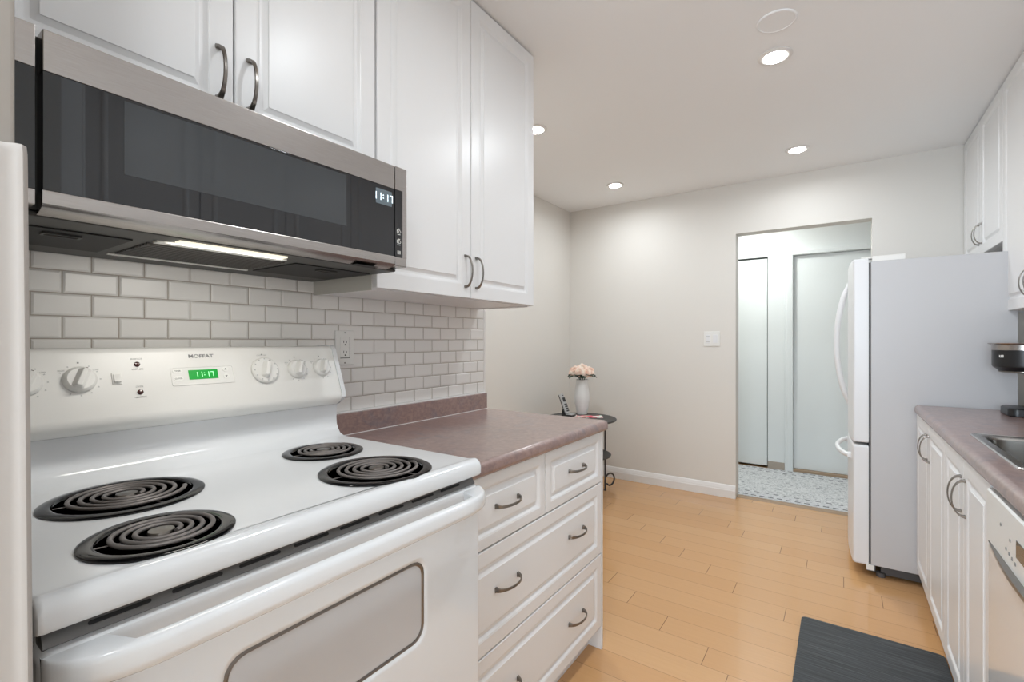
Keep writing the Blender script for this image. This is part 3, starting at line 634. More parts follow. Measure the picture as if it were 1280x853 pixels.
# vent strip between cooktop and door
mb = MB(); mb.mat(pm('vent_grey', (0.16, 0.155, 0.15), 0.35, metal=0.5)); noisebump(MATS['vent_grey'], 100, 0.02, 0.0003)
mb.extr([(-0.744, 0.885), (-0.722, 0.885), (-0.714, 0.894), (-0.728, 0.914), (-0.744, 0.914)], 'Y', RY0 + 0.008, RY1 - 0.010)
mb.mat(blackm)
vup = Vector((-0.014, 0, 0.020)).normalized()
for k in range(8):
    yv = 0.205 + k * 0.0845
    m2 = MB(); m2.rings([[(a, b, 0.0) for a, b in rrect(0.062, 0.005, 0.0024, 3)], [(a, b, 0.0006) for a, b in rrect(0.062, 0.005, 0.0024, 3)]])
    m2.xf(face_px(Vector((-0.7195, yv, 0.9025)), vup)); mb.join(m2.bm)
mb.build('vent_strip', None, rg)
# oven door
def door_ring(w_in, x, z0=0.215, z1=0.893, r=0.012): return [(x, a, b) for a, b in rrect(RY1 - RY0 - 0.006 - 2 * w_in, z1 - z0 - 2 * w_in, r, 4, (RY0 + RY1) / 2 - 0.0005, (z0 + z1) / 2)]
mb = MB()
wy0, wy1, wz0_, wz1_ = 0.318, 0.700, 0.622, 0.782
def wr(gr, x, r): return [(x, a, b) for a, b in rrect(wy1 - wy0 + 2 * gr, wz1_ - wz0_ + 2 * gr, r, 4, (wy0 + wy1) / 2, (wz0_ + wz1_) / 2)]
mb.rings([door_ring(0.0, -0.742), door_ring(0.0, -0.712), door_ring(0.004, -0.705), door_ring(0.012, -0.703, r=0.02), wr(0.012, -0.703, 0.035), wr(0.006, -0.7045, 0.032), wr(0.0, -0.709, 0.028)], cap1=False)
door = mb.build('oven_door', enam, rg, angle=40)
mb = MB(); mb.rings([wr(0.0025, -0.7095, 0.030), wr(0.0025, -0.7065, 0.030), wr(-0.001, -0.7055, 0.028), wr(-0.004, -0.7075, 0.026)], cap1=False); mb.build('window_frame', nickel, door)
mb = MB(); mb.rings([wr(-0.001, -0.712, 0.028), wr(-0.001, -0.708, 0.028)]); mb.build('oven_window', ovengl, door)
# handle: sweep along y, bowed out, both ends return to the door
mb = MB(); rs = []; n = 40
for i in range(n + 1):
    s_ = -1 + 2 * i / n; sa = math.sin(s_ * PI / 2); y = 0.507 + 0.375 * sa; e = abs(sa)
    xo = -0.648 if e < 0.72 else -0.648 - 0.054 * (1 - math.sqrt(max(0, 1 - ((e - 0.72) / 0.28) ** 2)))
    th = 0.018
    xi = xo - th; xi = max(xi, -0.708)
    if e > 0.84: xi = -0.708
    ring = [(xi, y, 0.856), (xo - 0.006, y, 0.854), (xo - 0.001, y, 0.858), (xo, y, 0.866), (xo - 0.001, y, 0.880), (xo - 0.004, y, 0.886), (xo - 0.009, y, 0.889), (xi + 0.002, y, 0.889), (xi, y, 0.886)]
    rs.append(ring)
mb.rings(rs); mb.build('handle', enam, door, angle=55)
mb = MB(); mb.box((-0.742, RY0 + 0.004, 0.06), (-0.708, RY1 - 0.004, 0.205), 0.006); mb.build('storage_drawer', enam, rg)

# ------------------------------------------------------------------ over-the-range microwave
MX = -0.957; MY0, MY1 = 0.125, 0.888; MZ0, MZ1 = 1.428, 1.689
mw = thing('microwave', 'stainless steel low profile microwave mounted over the stove', 'microwave', (-1.17, 0.506, 1.42))
mb = MB(); mb.box((XK + 0.001, MY0 + 0.002, MZ0), (MX - 0.036, MY1 - 0.002, MZ1), 0.002); mb.build('housing', under, mw)
# fixed front surround : steel columns at both ends
def front_box(y0_, y1_, z0_, z1_, x0_, x1_, mat_, name, par, bev=0.0015):
    m_ = MB(); m_.box((x0_, y0_, z0_), (x1_, y1_, z1_), bev); return m_.build(name, mat_, par)
GZ0, GZ1 = 1.4515, 1.6265
mb = MB()
mb.box((MX - 0.036, 0.8475, MZ0), (MX, MY1, GZ0 - 0.0005), 0.002); mb.box((MX - 0.036, 0.8475, GZ1 + 0.0005), (MX, MY1, MZ1), 0.002); mb.box((MX - 0.036, 0.8725, GZ0 - 0.002), (MX, MY1, GZ1 + 0.002), 0.0015); mb.build('side_trim', steel, mw)
mb = MB(); mb.box((MX - 0.036, MY0, MZ0), (MX, 0.1735, GZ0 - 0.0005), 0.002); mb.build('side_trim', steel, mw)
mb = MB(); mb.box((MX - 0.036, MY0, GZ1 + 0.0005), (MX, 0.1735, MZ1), 0.002); mb.build('side_trim', steel, mw)
ctl = front_box(0.8475, 0.8727, GZ0 - 0.0008, GZ1 + 0.0008, MX - 0.036, MX - 0.0004, glassb, 'control_strip', mw)
front_box(MY0, 0.1735, GZ0 - 0.0008, GZ1 + 0.0008, MX - 0.036, MX - 0.0004, glassb, 'left_glass_strip', mw)
# door frame: top band, bottom lip, glass
DY0, DY1 = 0.1805, 0.8455
mb = MB(); mb.box((MX - 0.034, DY0, GZ1), (MX, DY1, MZ1 - 0.001), 0.0025)
mb.extr([(MX - 0.034, GZ0), (MX + 0.0005, GZ0), (MX + 0.002, GZ0 - 0.003), (MX + 0.001, MZ0 + 0.004), (MX - 0.004, MZ0 - 0.001), (MX - 0.020, MZ0 - 0.006), (MX - 0.034, MZ0 - 0.008)], 'Y', DY0, DY1)
mdoor = mb.build('microwave_door', steel, mw, angle=40)
front_box(DY0 + 0.0006, DY1 - 0.0006, GZ0, GZ1, MX - 0.034, MX - 0.0006, glassb, 'door_glass', mdoor, 0.001)
mb = MB(); mb.rings([[(MX - 0.0004, a, b) for a, b in rrect(0.422, 0.120, 0.001, 2, 0.488, 1.5615)], [(MX - 0.00015, a, b) for a, b in rrect(0.422, 0.120, 0.001, 2, 0.488, 1.5615)]]); mb.build('viewing_window', glassw, mdoor)
mb = MB(); mb.box((MX - 0.0008, 0.785, 1.578), (MX - 0.0001, 0.836, 1.616)); dp = mb.build('display', lcdb, mdoor, smooth=False)
mb = seg_digits('11:17', 0.019); mb.xf(face_px((MX + 0.0001, 0.8105, 1.597))); mb.build('display_digits', lcdw, dp, smooth=False)
for z, kind in ((1.519, 0), (1.492, 0), (1.464, 1)):
    mb = MB(); M_ = face_px((MX - 0.0003, 0.860, z))
    m2 = MB()
    if kind == 0:
        m2.box((-0.0065, -0.004, 0), (-0.0050, 0.005, 0.0004)); m2.box((-0.0065, 0.0038, 0), (0.002, 0.005, 0.0004)); m2.box((-0.0065, -0.004, 0), (0.001, -0.0028, 0.0004)); m2.box((-0.003, 0.006, 0), (0.004, 0.0076, 0.0004))
        m2.tube([(0.003 + 0.0034 * math.cos(a), -0.0005 + 0.0034 * math.sin(a), 0.0002) for a in [2 * PI * k / 14 for k in range(15)]], 0.0006, 4); m2.box((-0.005, -0.0086, 0), (0.005, -0.0072, 0.0004))
    else:
        for q in (-0.0035, -0.001, 0.0015, 0.004): m2.box((-0.0055, q - 0.0008, 0), (0.0055, q + 0.0002, 0.0004))
        m2.box((-0.0055, -0.0043, 0), (-0.0045, 0.0042, 0.0004)); m2.box((0.0045, -0.0043, 0), (0.0055, 0.0042, 0.0004))
    m2.xf(M_); m2.build('touch_symbol', palem, ctl, smooth=False)
# underside
UZ = MZ0
mb = MB(); mb.box((XK + 0.002, MY0 + 0.003, UZ - 0.009), (MX - 0.040, MY1 - 0.003, UZ - 0.0005), 0.003); ub = mb.build('underside_panel', under, mw)
for y0_, y1_ in ((MY0 + 0.02, 0.325), (0.645, MY1 - 0.025)):
    mb = MB(); mb.box((-1.282, y0_, UZ - 0.0115), (-1.078, y1_, UZ - 0.0085), 0.001); gf = mb.build('grease_filter', blackm, ub)
    mb = MB(); yc = (y0_ + y1_) / 2; xq = -1.118
    mb.rings([ring3(0.026, 0.052, 0.003, UZ - 0.0114, xq, yc, 2), ring3(0.026, 0.052, 0.003, UZ - 0.0150, xq, yc, 2), ring3(0.020, 0.044, 0.002, UZ - 0.0150, xq, yc, 2), ring3(0.018, 0.042, 0.002, UZ - 0.0125, xq, yc, 2)], cap0=False); mb.build('filter_latch', under, gf)
mb = MB()
for k in range(12):
    x = -1.268 + k * 0.0155; mb.extr([(x, UZ - 0.009), (x + 0.004, UZ - 0.0125), (x + 0.009, UZ - 0.0125), (x + 0.011, UZ - 0.009)], 'Y', 0.350, 0.622)
mb.build('vent_louvres', pm('louvre_grey', (0.045, 0.042, 0.037), 0.4), ub); noisebump(MATS['louvre_grey'], 100, 0.02, 0.0003)
mb = MB(); mb.box((-1.291, 0.342, UZ - 0.0125), (-1.279, 0.632, UZ - 0.0085), 0.001); mb.build('pale_strip', palem, ub)
mb = MB(); mb.box((-1.069, 0.352, UZ - 0.0125), (-1.047, 0.605, UZ - 0.0085), 0.001); mb.build('pale_strip', palem, ub)
mb = MB(); mb.box((-1.036, 0.377, UZ - 0.0125), (-1.014, 0.588, UZ - 0.0085), 0.001); mb.build('hood_lamp', lampg, ub)
area('hood_light', (-1.025, 0.482, UZ - 0.016), (0, R(22), 0), 'RECTANGLE', 0.03, 0.22, HOOD_POWER, (1.0, 0.97, 0.90), 165)
mb = MB(); mb.box((MX - 0.034, 0.735, UZ - 0.0098), (MX - 0.010, 0.80, UZ - 0.0088)); mb.build('vent_slot', blackm, ub, smooth=False)

# ------------------------------------------------------------------ refrigerator
FY0, FY1 = 3.092, 3.80
fr = thing('refrigerator', 'white bottom freezer refrigerator standing at the end of the right counter', 'refrigerator', (0.39, 3.446, 0))
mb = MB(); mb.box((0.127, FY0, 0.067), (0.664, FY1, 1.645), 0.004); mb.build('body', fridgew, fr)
mb = MB(); mb.box((0.17, FY0 + 0.05, 0.012), (0.64, FY1 - 0.05, 0.069)); mb.build('base_shade_block', gasket, fr)  # dark block standing in for the shadow beneath the body
mb = MB(); mb.box((0.118, FY0 + 0.012, 0.075), (0.128, FY1 - 0.012, 1.640)); mb.build('gasket', gasket, fr)
def fdoor(z0_, z1_, name):
    n_ = 12; rs = []
    prof = []
    # plan outline of the convex door : from back near corner round the front to the back far corner
    pl = [(0.118, FY0), (0.062, FY0), (0.055, FY0 + 0.003), (0.051, FY0 + 0.010)]
    for k in range(1, n_): f = k / n_; pl.append((0.050 - 0.017 * math.sin(PI * f) ** 0.8, FY0 + 0.01 + (FY1 - FY0 - 0.02) * f))
    pl += [(0.051, FY1 - 0.010), (0.055, FY1 - 0.003), (0.062, FY1), (0.118, FY1)]
    cx, cyv = 0.09, (FY0 + FY1) / 2
    m_ = MB()
    def sc_(i): return [(cx + (x - cx) * (1 - i * 8), cyv + (y - cyv) * (1 - i * 1.4)) for x, y in pl]
    for z, ins in ((z0_, 0.012), (z0_ + 0.003, 0.004), (z0_ + 0.010, 0), (z1_ - 0.014, 0), (z1_ - 0.004, 0.005), (z1_, 0.016)): rs.append([(x, y, z) for x, y in sc_(ins)])
    m_.rings(rs); return m_.build(name, fridged, fr, angle=40)
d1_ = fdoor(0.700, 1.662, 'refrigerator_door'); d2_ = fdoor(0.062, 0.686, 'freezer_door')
# vertical bow handle near the far edge, horizontal bow handle on the freezer
mb = MB(); pts = []; rad = []
for k in range(25):
    f = k / 24; z = 0.84 + 0.75 * f; b = math.sin(PI * f) ** 0.7 if 0 < f < 1 else 0
    pts.append((0.046 - 0.070 * b, 3.715 - 0.012 * b, z)); rad.append(0.0165 if 0.06 < f < 0.94 else 0.013)
mb.tube(pts, rad, 12)
for z in (0.85, 1.58): mb.box((0.030, 3.712, z - 0.022), (0.054, 3.738, z + 0.022), 0.004)
mb.build('handle', fridged, d1_, angle=50)
mb = MB(); pts = []
for k in range(25):
    f = k / 24; y = 3.17 + 0.54 * f; b = math.sin(PI * f) ** 0.6 if 0 < f < 1 else 0
    pts.append((0.040 - 0.058 * b, y, 0.612))
mb.tube(pts, 0.012, 12, flat=1.1)
for y in (3.18, 3.70): mb.box((0.026, y - 0.02, 0.598), (0.052, y + 0.02, 0.626), 0.004)
mb.build('handle', fridged, d2_, angle=50)
mb = MB(); mb.box((0.132, FY0 + 0.004, 1.644), (0.268, FY0 + 0.06, 1.672), 0.004); mb.box((0.085, FY0 + 0.010, 1.660), (0.150, FY0 + 0.05, 1.669), 0.002); mb.build('top_hinge_cover', plas, fr)
mb = MB(); mb.box((0.108, FY0 - 0.003, 0.040), (0.142, FY0 + 0.03, 0.068), 0.002); mb.build('lower_hinge', plas, fr)
mb = MB(); mb.box((0.112, FY0 + 0.06, 0.012), (0.15, FY1 - 0.03, 0.060), 0.003)
mb.build('base_grille', gasket, fr)
for x in (0.17, 0.62):
    for y in (FY0 + 0.05, FY1 - 0.05): mb = MB(); mb.lathe([(0, 0), (0.02, 0), (0.02, 0.022), (0, 0.022)], (x, y, 0), 12); mb.build('foot', gasket, fr)

# ------------------------------------------------------------------ dishwasher
DW0, DW1 = 1.085, 1.662
dw = thing('dishwasher', 'white dishwasher with control panel under the right counter', 'dishwasher', (0.63, 1.374, 0))
mb = MB(); mb.box((0.33, DW0, 0.09), (0.93, DW1, 0.866), 0.002); mb.box((0.38, DW0 + 0.01, 0.0), (0.9, DW1 - 0.01, 0.091)); mb.build('body', plas, dw)
mb = MB(); mb.box((0.303, DW0 + 0.002, 0.105), (0.331, DW1 - 0.002, 0.728), 0.004); mb.build('door', enam, dw)
mb = MB(); mb.rings([[(0.331, a, b) for a, b in rrect(0.573, 0.128, 0.004, 3, 1.3735, 0.800)], [(0.304, a, b) for a, b in rrect(0.573, 0.128, 0.004, 3, 1.3735, 0.800)], [(0.300, a, b) for a, b in rrect(0.566, 0.121, 0.004, 3, 1.3735, 0.800)]])
pn = mb.build('control_panel', plas, dw)
mb = MB(); rs = []
for k in range(21):
    f = k / 20; y = DW0 + 0.025 + (DW1 - DW0 - 0.05) * f; b = math.sin(PI * f)
    zc_ = 0.737; hh = 0.002 + 0.011 * b; out = 0.001 + 0.012 * b
    rs.append([(0.304, y, zc_ + 0.002), (0.300 - out, y, zc_ + 0.001), (0.300 - out * 1.05, y, zc_ - hh * 0.5), (0.300 - out * 0.6, y, zc_ - hh), (0.304, y, zc_ - hh)])
mb.rings(rs); mb.build('handle_lip', pm('dark_grey_trim', (0.20, 0.19, 0.18), 0.3, metal=0.7), pn, angle=50); noisebump(MATS['dark_grey_trim'], 100, 0.02, 0.0003)
mb = MB(); mb.box((0.2988, 1.335, 0.780), (0.3005, 1.410, 0.816), 0.0005); mb.build('display', glassb, pn)
for u_, (y, z) in enumerate(((1.528, 0.812), (1.455, 0.800), (1.485, 0.772), (1.462, 0.769), (1.440, 0.766), (1.418, 0.763))):
    mb = MB(); mb.lathe([(0, 0), (0.0042, 0), (0.0042, 0.0008), (0.003, 0.0014), (0, 0.0014)], n=14); mb.xf(face_nx((0.300, y, z))); mb.build('button', greyink, pn)

# ------------------------------------------------------------------ outlet, switch
t_ = thing('wall_outlet', 'white double electrical outlet on the tiles behind the stove corner', 'outlet', (XK + 0.003, 1.005, 1.208))
mb = MB(); mb.box((XK + 0.0002, 0.968, 1.150), (XK + 0.006, 1.041, 1.266), 0.002); mb.build('cover_plate', plas, t_)
mb = MB(); mb.box((XK + 0.0055, 0.986, 1.175), (XK + 0.0075, 1.022, 1.243), 0.0008); rc = mb.build('receptacle', plas, t_)
mb = MB()
mb.box((XK + 0.0055, 1.0222, 1.174), (XK + 0.0066, 1.0236, 1.244))
mb.box((XK + 0.0055, 0.986, 1.1725), (XK + 0.0066, 1.0236, 1.1745))
for zc_ in (1.226, 1.191):
    mb.box((XK + 0.0072, 0.9975, zc_ - 0.002), (XK + 0.0077, 0.9995, zc_ + 0.007)); mb.box((XK + 0.0072, 1.0085, zc_ - 0.002), (XK + 0.0077, 1.0105, zc_ + 0.006)); mb.box((XK + 0.0072, 1.002, zc_ - 0.010), (XK + 0.0077, 1.0065, zc_ - 0.0055))
mb.build('slots', blackm, rc, smooth=False)
for zq in (1.157, 1.259):
    mb = MB(); mb.tube([(XK + 0.004, 1.004, zq), (XK + 0.0068, 1.004, zq)], 0.0025, 10); mb.build('screw', nickel, t_)
t_ = thing('light_switch', 'white double light switch on the far wall left of the doorway', 'light switch', (-0.853, YF - 0.003, 1.247))
mb = MB(); mb.box((-0.913, YF - 0.006, 1.190), (-0.793, YF - 0.0002, 1.307), 0.002); mb.build('cover_plate', plas, t_)
for x in (-0.880, -0.826):
    mb = MB(); mb.box((x - 0.017, YF - 0.009, 1.215), (x + 0.017, YF - 0.005, 1.281), 0.001); mb.build('rocker', fridged, t_)
for zq in (1.262, 1.224):
    mb = MB(); mb.box((-0.893, YF - 0.0095, zq), (-0.867, YF - 0.0088, zq + 0.0075)); mb.build('control_bar', palink, t_, smooth=False)

# ------------------------------------------------------------------ ceiling fixtures
def recessed(x, y, label, power=LAMP_POWER):
    t_ = thing('recessed_light', label, 'ceiling light', (x, y, H - 0.004), 0, 'recessed ceiling lights')
    mb = MB(); mb.lathe([(0.046, 0.0035), (0.066, 0.0035), (0.067, 0.001), (0.060, -0.003), (0.050, -0.004), (0.045, -0.002), (0.044, 0.0035)], n=40); mb.xf(Matrix.Translation((x, y, H - 0.004))); mb.build('trim_ring', trimp, t_)
    mb = MB(); mb.lathe([(0.0, 0.003), (0.045, 0.003), (0.045, -0.003), (0.040, -0.007), (0.0, -0.009)], n=32); mb.xf(Matrix.Translation((x, y, H - 0.004))); mb.build('lens', lens, t_)
    area('recessed_lamp', (x, y, H - 0.018), (0, 0, 0), 'DISK', 0.085, 0, power, (0.87, 0.945, 1.0), 170)
recessed(-0.234, 2.330, 'bright round recessed ceiling light nearest the blank ceiling cover', 6.2)
recessed(-0.230, 3.541, 'round recessed ceiling light in front of the doorway, near the far wall', 3.8)
recessed(-1.463, 3.541, 'round recessed ceiling light in the far left corner above the side table', 4.4)
recessed(-1.456, 2.345, 'round recessed ceiling light half hidden behind the left upper cabinets', 6.6)
recessed(-0.234, 1.100, 'round recessed ceiling light over the aisle in front of the stove, above the picture', 4.2)
recessed(-0.234, -0.110, 'added unseen round recessed ceiling light directly over the viewpoint', 4.2)  # unseen lamp, added to brighten the range and oven door
mb = MB(); mb.lathe([(0.0, 0.003), (0.070, 0.003), (0.070, 0.0005), (0.067, -0.0022), (0.062, -0.0028), (0.060, -0.0012), (0.0, -0.0012)], n=48); mb.xf(Matrix.Translation((-0.204, 2.079, H - 0.0032)))
tag(center(mb.build('ceiling_cover', ceilp)), 'flat round blank cover plate on the ceiling beside the nearest light', 'ceiling cover')
t_ = thing('hall_light', 'round ceiling light in the hallway, hidden above the doorway', 'ceiling light', (-0.75, 4.62, H - 0.03))
mb = MB(); mb.lathe([(0, 0.03), (0.13, 0.03), (0.13, 0.018), (0, 0.018)], n=32); mb.xf(Matrix.Translation((-0.75, 4.62, H - 0.031))); mb.build('base', trimp, t_)
mb = MB(); mb.lathe([(0, 0.018), (0.12, 0.018), (0.11, 0.0), (0.06, -0.012), (0, -0.016)], n=32); mb.xf(Matrix.Translation((-0.75, 4.62, H - 0.031))); mb.build('shade', lens, t_)
area('hall_lamp', (-0.75, 4.62, H - 0.06), (0, 0, 0), 'DISK', 0.22, 0, HALL_POWER, (0.90, 1.0, 0.985))

# ------------------------------------------------------------------ side table and what stands on it
TX, TY, TZ = -1.715, 3.445, 0.617
t_ = thing('side_table', 'dark round two tier side table in the far left corner', 'table', (TX, TY, 0))
mb = MB(); mb.lathe([(0, -0.016), (0.27, -0.016), (0.279, -0.012), (0.282, -0.004), (0.278, 0), (0, 0)], (TX, TY, TZ), 64); mb.build('tabletop', tabm, t_)
mb = MB(); mb.lathe([(0, -0.012), (0.236, -0.012), (0.240, -0.004), (0.236, 0.0), (0, 0)], (TX, TY, 0.335), 48); mb.build('shelf', tabm, t_)
for k in range(3):
    a = R(62 + 120 * k); ca_, sa_ = math.cos(a), math.sin(a); rr_ = 0.245
    pts = [(TX + rr_ * ca_, TY + rr_ * sa_, TZ - 0.014), (TX + rr_ * ca_, TY + rr_ * sa_, 0.12)]
    for q in range(1, 15):                              # scroll foot
        b = R(180 - 23 * q); rad_ = 0.05 - 0.0006 * q
        pts.append((TX + (rr_ + 0.05 + rad_ * math.cos(b)) * ca_, TY + (rr_ + 0.05 + rad_ * math.cos(b)) * sa_, 0.085 + 0.05 * math.sin(b)))
    m_ = MB(); m_.tube(pts, 0.007, 8)
    m_.tube([(TX + rr_ * ca_, TY + rr_ * sa_, 0.13), (TX + rr_ * ca_, TY + rr_ * sa_, 0.004)], 0.007, 8); m_.lathe([(0, 0), (0.012, 0), (0.012, 0.006), (0, 0.008)], (TX + rr_ * ca_, TY + rr_ * sa_, 0), 12)
    m_.build('leg', tabm, t_)
VX, VY = -1.792, 3.625
mb = MB(); mb.lathe([(0, 0.0), (0.040, 0.0), (0.043, 0.006), (0.052, 0.05), (0.062, 0.105), (0.064, 0.14), (0.060, 0.19), (0.052, 0.245), (0.049, 0.275), (0.051, 0.290), (0.047, 0.290), (0.044, 0.272), (0.045, 0.24), (0.04, 0.06), (0, 0.05)], (VX, VY, TZ + 0.0003), 48)
tag(center(mb.build('vase', ceram)), 'tall white ceramic vase on the dark side table', 'vase')
bq = thing('flower_bouquet', 'bunch of peach roses with dark leaves standing in the white vase', 'flowers', (VX, VY, TZ + 0.20))
def rose(c, r, axis):
    m_ = MB(); ax = Vector(axis).normalized(); q = ax.to_track_quat('Z', 'Y').to_matrix().to_4x4(); q.translation = Vector(c)
    for ringi, (nr, tilt, sc_, hh) in enumerate(((3, 8, 0.35, 0.75), (4, 22, 0.55, 0.75), (5, 42, 0.8, 0.7), (6, 64, 1.0, 0.6))):
        for k in range(nr):
            a0 = 2 * PI * k / nr + ringi * 0.7; wd = 2 * PI / nr * 0.72; N = 5; grid = []
            for i in range(N):
                row_ = []
                for j in range(N):
                    u_ = i / (N - 1); v_ = -1 + 2 * j / (N - 1); aa = a0 + v_ * wd * (0.5 + 0.5 * math.sin(PI * (0.25 + 0.5 * u_)))
                    th_ = R(tilt) * u_ ** 0.7 + 0.10 * u_; rr__ = r * sc_ * (0.18 + 0.82 * math.sin(min(th_ + 0.5 * u_, PI / 2)) * u_ ** 0.5) + 0.003 * ringi * v_ * v_
                    zz_ = r * hh * (u_ ** 0.8) * math.cos(th_ * 0.75) - r * 0.1 * ringi * u_ - r * 0.12 * v_ * v_ * u_
                    row_.append(m_.bm.verts.new((rr__ * math.cos(aa), rr__ * math.sin(aa), zz_)))
                grid.append(row_)
            for i in range(N - 1):
                for j in range(N - 1): m_.bm.faces.new((grid[i][j], grid[i][j + 1], grid[i + 1][j + 1], grid[i + 1][j]))
    b = bmesh.new(); bmesh.ops.create_uvsphere(b, u_segments=12, v_segments=8, radius=r * 0.36); m_.join(b, Matrix.Translation((0, 0, r * 0.25)) @ Matrix.Scale(1.3, 4, (0, 0, 1)))
    m_.xf(q); return m_.build('rose', petal, bq, angle=80)
TOPZ = TZ + 0.29
for i, (lx, ly, lz, r) in enumerate(((0.0, -0.01, 0.105, 0.044), (-0.062, -0.02, 0.075, 0.040), (0.062, -0.015, 0.062, 0.042), (0.030, -0.055, 0.052, 0.036), (-0.030, -0.050, 0.070, 0.036), (-0.075, 0.02, 0.050, 0.034), (0.045, 0.04, 0.082, 0.038), (-0.02, 0.05, 0.085, 0.038), (0.078, 0.03, 0.045, 0.032))):
    wx = lx * 0.822 - ly * 0.569 * -1 * -1; wy = lx * 0.569 + ly * 0.822
    c_ = (VX + wx, VY + wy, TOPZ + 0.036 + lz * 0.5)
    rose(c_, r, (wx * 2.2 + 0.15, wy * 2.2 - 0.25, 0.13))
for i in range(11):
    a = 2 * PI * i / 11 + 0.2; ax = Vector((math.cos(a), math.sin(a), 0)); N = 6; m_ = MB(); gl = []; L_ = 0.098 + 0.014 * (i % 3)
    for u_ in range(N):
        f = u_ / (N - 1); w_ = 0.030 * math.sin(PI * min(1, 0.08 + f * 0.95)) ** 0.8; side = Vector((-ax.y, ax.x, 0))
        p_ = Vector((VX, VY, TOPZ + 0.012)) + ax * (0.018 + L_ * f) + Vector((0, 0, 0.030 * math.sin(PI * 0.75 * f) - 0.02 * f * (i % 2)))
        gl.append([tuple(p_ - side * w_ + Vector((0, 0, 0.006))), tuple(p_), tuple(p_ + side * w_ + Vector((0, 0, 0.006))), tuple(p_ + Vector((0, 0, -0.0012)))])
    m_.rings(gl); m_.build('leaf', leafm, bq, angle=80)
mb = MB()
for i in range(7):
    a = 2 * PI * i / 7; mb.tube([(VX + 0.015 * math.cos(a), VY + 0.015 * math.sin(a), TZ + 0.07), (VX + 0.02 * math.cos(a), VY + 0.02 * math.sin(a), TOPZ), (VX + 0.045 * math.cos(a), VY + 0.045 * math.sin(a), TOPZ + 0.05)], 0.003, 6)
mb.build('stems', leafm, bq)
# cordless telephone in its cradle
PX, PY = -1.812, 3.430
cr = thing('telephone_cradle', 'black and silver charging cradle of the cordless phone on the side table', 'telephone base', (PX, PY, TZ), R(34.68 + 55))
mb = MB(); mb.box((-0.04, -0.045, 0.0003), (0.04, 0.05, 0.022), 0.008); mb.extr([(0.015, 0.02), (0.045, 0.02), (0.047, 0.060), (0.030, 0.050)], 'X', -0.035, 0.035); mb.build('base', blkp, cr, local=True)
mb = MB(); mb.box((-0.034, -0.043, 0.020), (0.034, 0.01, 0.0245), 0.002); mb.build('front_panel', silverp, cr, local=True)
ph = thing('cordless_phone', 'silver and black cordless phone handset standing tilted in its cradle', 'telephone', (PX, PY, TZ + 0.0225), R(34.68 + 55))
Mt = Matrix.Scale(1.12, 4) @ Matrix.Translation((0, 0.002, 0.006)) @ Matrix.Rotation(R(-22), 4, 'X')
def phone_part(lo, hi, bev, m, name, par=None):
    m_ = MB(); m_.box(lo, hi, bev); m_.xf(Mt); return m_.build(name, m, par or ph, local=True)
bd_ = phone_part((-0.024, 0.0, 0.0), (0.024, 0.022, 0.150), 0.007, silverp, 'handset')
phone_part((-0.0245, 0.010, 0.004), (0.0245, 0.0235, 0.148), 0.006, blkp, 'back_shell')
phone_part((-0.018, -0.0012, 0.088), (0.018, 0.002, 0.120), 0.001, blkp, 'screen')
phone_part((-0.010, -0.0012, 0.132), (0.010, 0.002, 0.138), 0.001, blkp, 'earpiece')
mb = MB()
for i in range(4):
    for j in range(3): mb.box((-0.018 + j * 0.013, -0.0016, 0.014 + i * 0.016), (-0.018 + j * 0.013 + 0.010, 0.001, 0.014 + i * 0.016 + 0.011), 0.001)
mb.xf(Mt); mb.build('keypad', blkp, ph, local=True)
# folded floral cloth
mb = MB(); N = 22; grid = []; cr_, sr_ = math.cos(R(30)), math.sin(R(30))
for lay in range(2):
    rows_ = []
    for i in range(N + 1):
        rr = []
        for j in range(9):
            u_ = -0.135 + 0.27 * i / N; v_ = -0.045 + 0.09 * j / 8
            zz_ = 0.008 + 0.007 * noise.noise(Vector((u_ * 22, v_ * 22, 1.3))) + 0.004 * math.sin(u_ * 60 + v_ * 30) if lay == 0 else 0.0003
            if i in (0, N) or j in (0, 8): zz_ = zz_ * 0.6 if lay == 0 else zz_
            ww = 1 + 0.08 * math.sin(i * 1.3 + j)
            rr.append(mb.bm.verts.new((-1.700 + u_ * cr_ - v_ * ww * sr_, 3.505 + u_ * sr_ + v_ * ww * cr_, TZ + max(0.0004, zz_))))
        rows_.append(rr)
    grid.append(rows_)
for lay in range(2):
    for i in range(N):
        for j in range(8): mb.bm.faces.new((grid[lay][i][j], grid[lay][i + 1][j], grid[lay][i + 1][j + 1], grid[lay][i][j + 1]))
for i in range(N):
    for j in (0, 8): mb.bm.faces.new((grid[0][i][j], grid[0][i + 1][j], grid[1][i + 1][j], grid[1][i][j]))
for j in range(8):
    for i in (0, N): mb.bm.faces.new((grid[0][i][j], grid[0][i][j + 1], grid[1][i][j + 1], grid[1][i][j]))
tag(center(mb.build('floral_cloth', clothm, angle=80)), 'small crumpled cloth with red and green flowers in front of the vase', 'cloth')

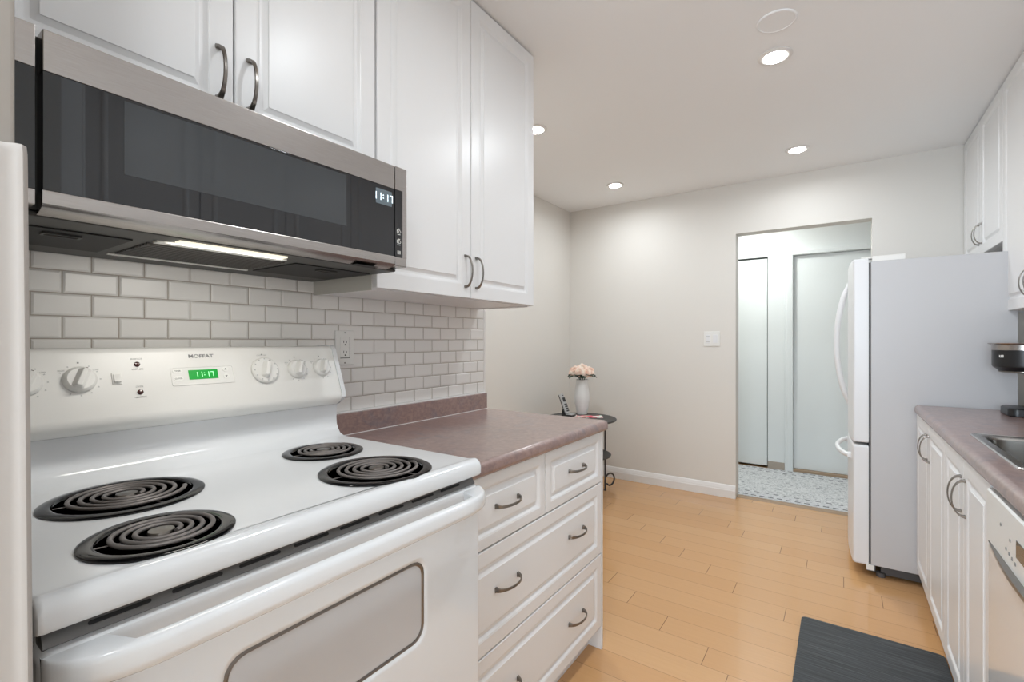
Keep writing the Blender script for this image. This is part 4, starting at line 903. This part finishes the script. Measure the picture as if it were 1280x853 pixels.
# ------------------------------------------------------------------ coffee maker
KX, KY = 0.642, 2.905
cm = thing('coffee_maker', 'black and steel coffee maker on the right counter below the upper cabinet', 'coffee maker', (KX, KY, CZ))
mb = MB(); mb.rings([ring3(0.19, 0.15, 0.03, CZ + 0.0003, KX + 0.035, KY - 0.01), ring3(0.20, 0.16, 0.03, CZ + 0.004, KX + 0.035, KY - 0.01), ring3(0.20, 0.16, 0.03, CZ + 0.030, KX + 0.035, KY - 0.01), ring3(0.19, 0.15, 0.03, CZ + 0.035, KX + 0.035, KY - 0.01)]); mb.build('base', blkp, cm, angle=50)
mb = MB(); mb.rings([ring3(0.09, 0.15, 0.025, CZ + 0.034, KX + 0.16, KY - 0.01), ring3(0.09, 0.15, 0.025, CZ + 0.33, KX + 0.16, KY - 0.01), ring3(0.075, 0.135, 0.022, CZ + 0.335, KX + 0.16, KY - 0.01)]); mb.build('water_tank', blkp, cm, angle=50)
mb = MB(); mb.lathe([(0, 1.098), (0.070, 1.098), (0.076, 1.102), (0.082, 1.108), (0.097, 1.120), (0.0995, 1.128), (0.0995, 1.192), (0, 1.192)], (KX, KY, 0), 48); bk = mb.build('brew_basket', blkp, cm)
mb = MB(); mb.lathe([(0, 1.192), (0.1005, 1.192), (0.1005, 1.213), (0.112, 1.219), (0.113, 1.222), (0.0, 1.223)], (KX, KY, 0), 48); mb.build('steel_rim', steel, cm)
mb = MB(); mb.lathe([(0.0, 1.094), (0.066, 1.094), (0.080, 1.099), (0.080, 1.103), (0, 1.103)], (KX, KY, 0), 48); mb.build('lower_band', nickel, cm)
mb = MB(); b = text_bm('us', 0.022, 0.0005, 0.0004); mb.join(b, Matrix.Translation((KX - 0.082, KY - 0.060, 1.168)) @ Matrix.Rotation(R(-54), 4, 'Z') @ Matrix.Rotation(R(90), 4, 'X')); mb.build('lettering', palem, bk, smooth=False)
mb = MB(); mb.box((KX + 0.09, KY - 0.05, 1.10), (KX + 0.12, KY + 0.03, 1.19), 0.004); mb.build('basket_bracket', blkp, cm)

# ------------------------------------------------------------------ floor mat
mb = MB(); mb.rings([ring3(0.475, 0.80, 0.02, 0.0003, 0.0935, 2.071, 4), ring3(0.475, 0.80, 0.02, 0.010, 0.0935, 2.071, 4), ring3(0.465, 0.79, 0.018, 0.013, 0.0935, 2.071, 4)])
tag(center(mb.build('floor_mat', matm)), 'dark grey ribbed anti-fatigue mat on the floor in front of the sink cabinet', 'mat')
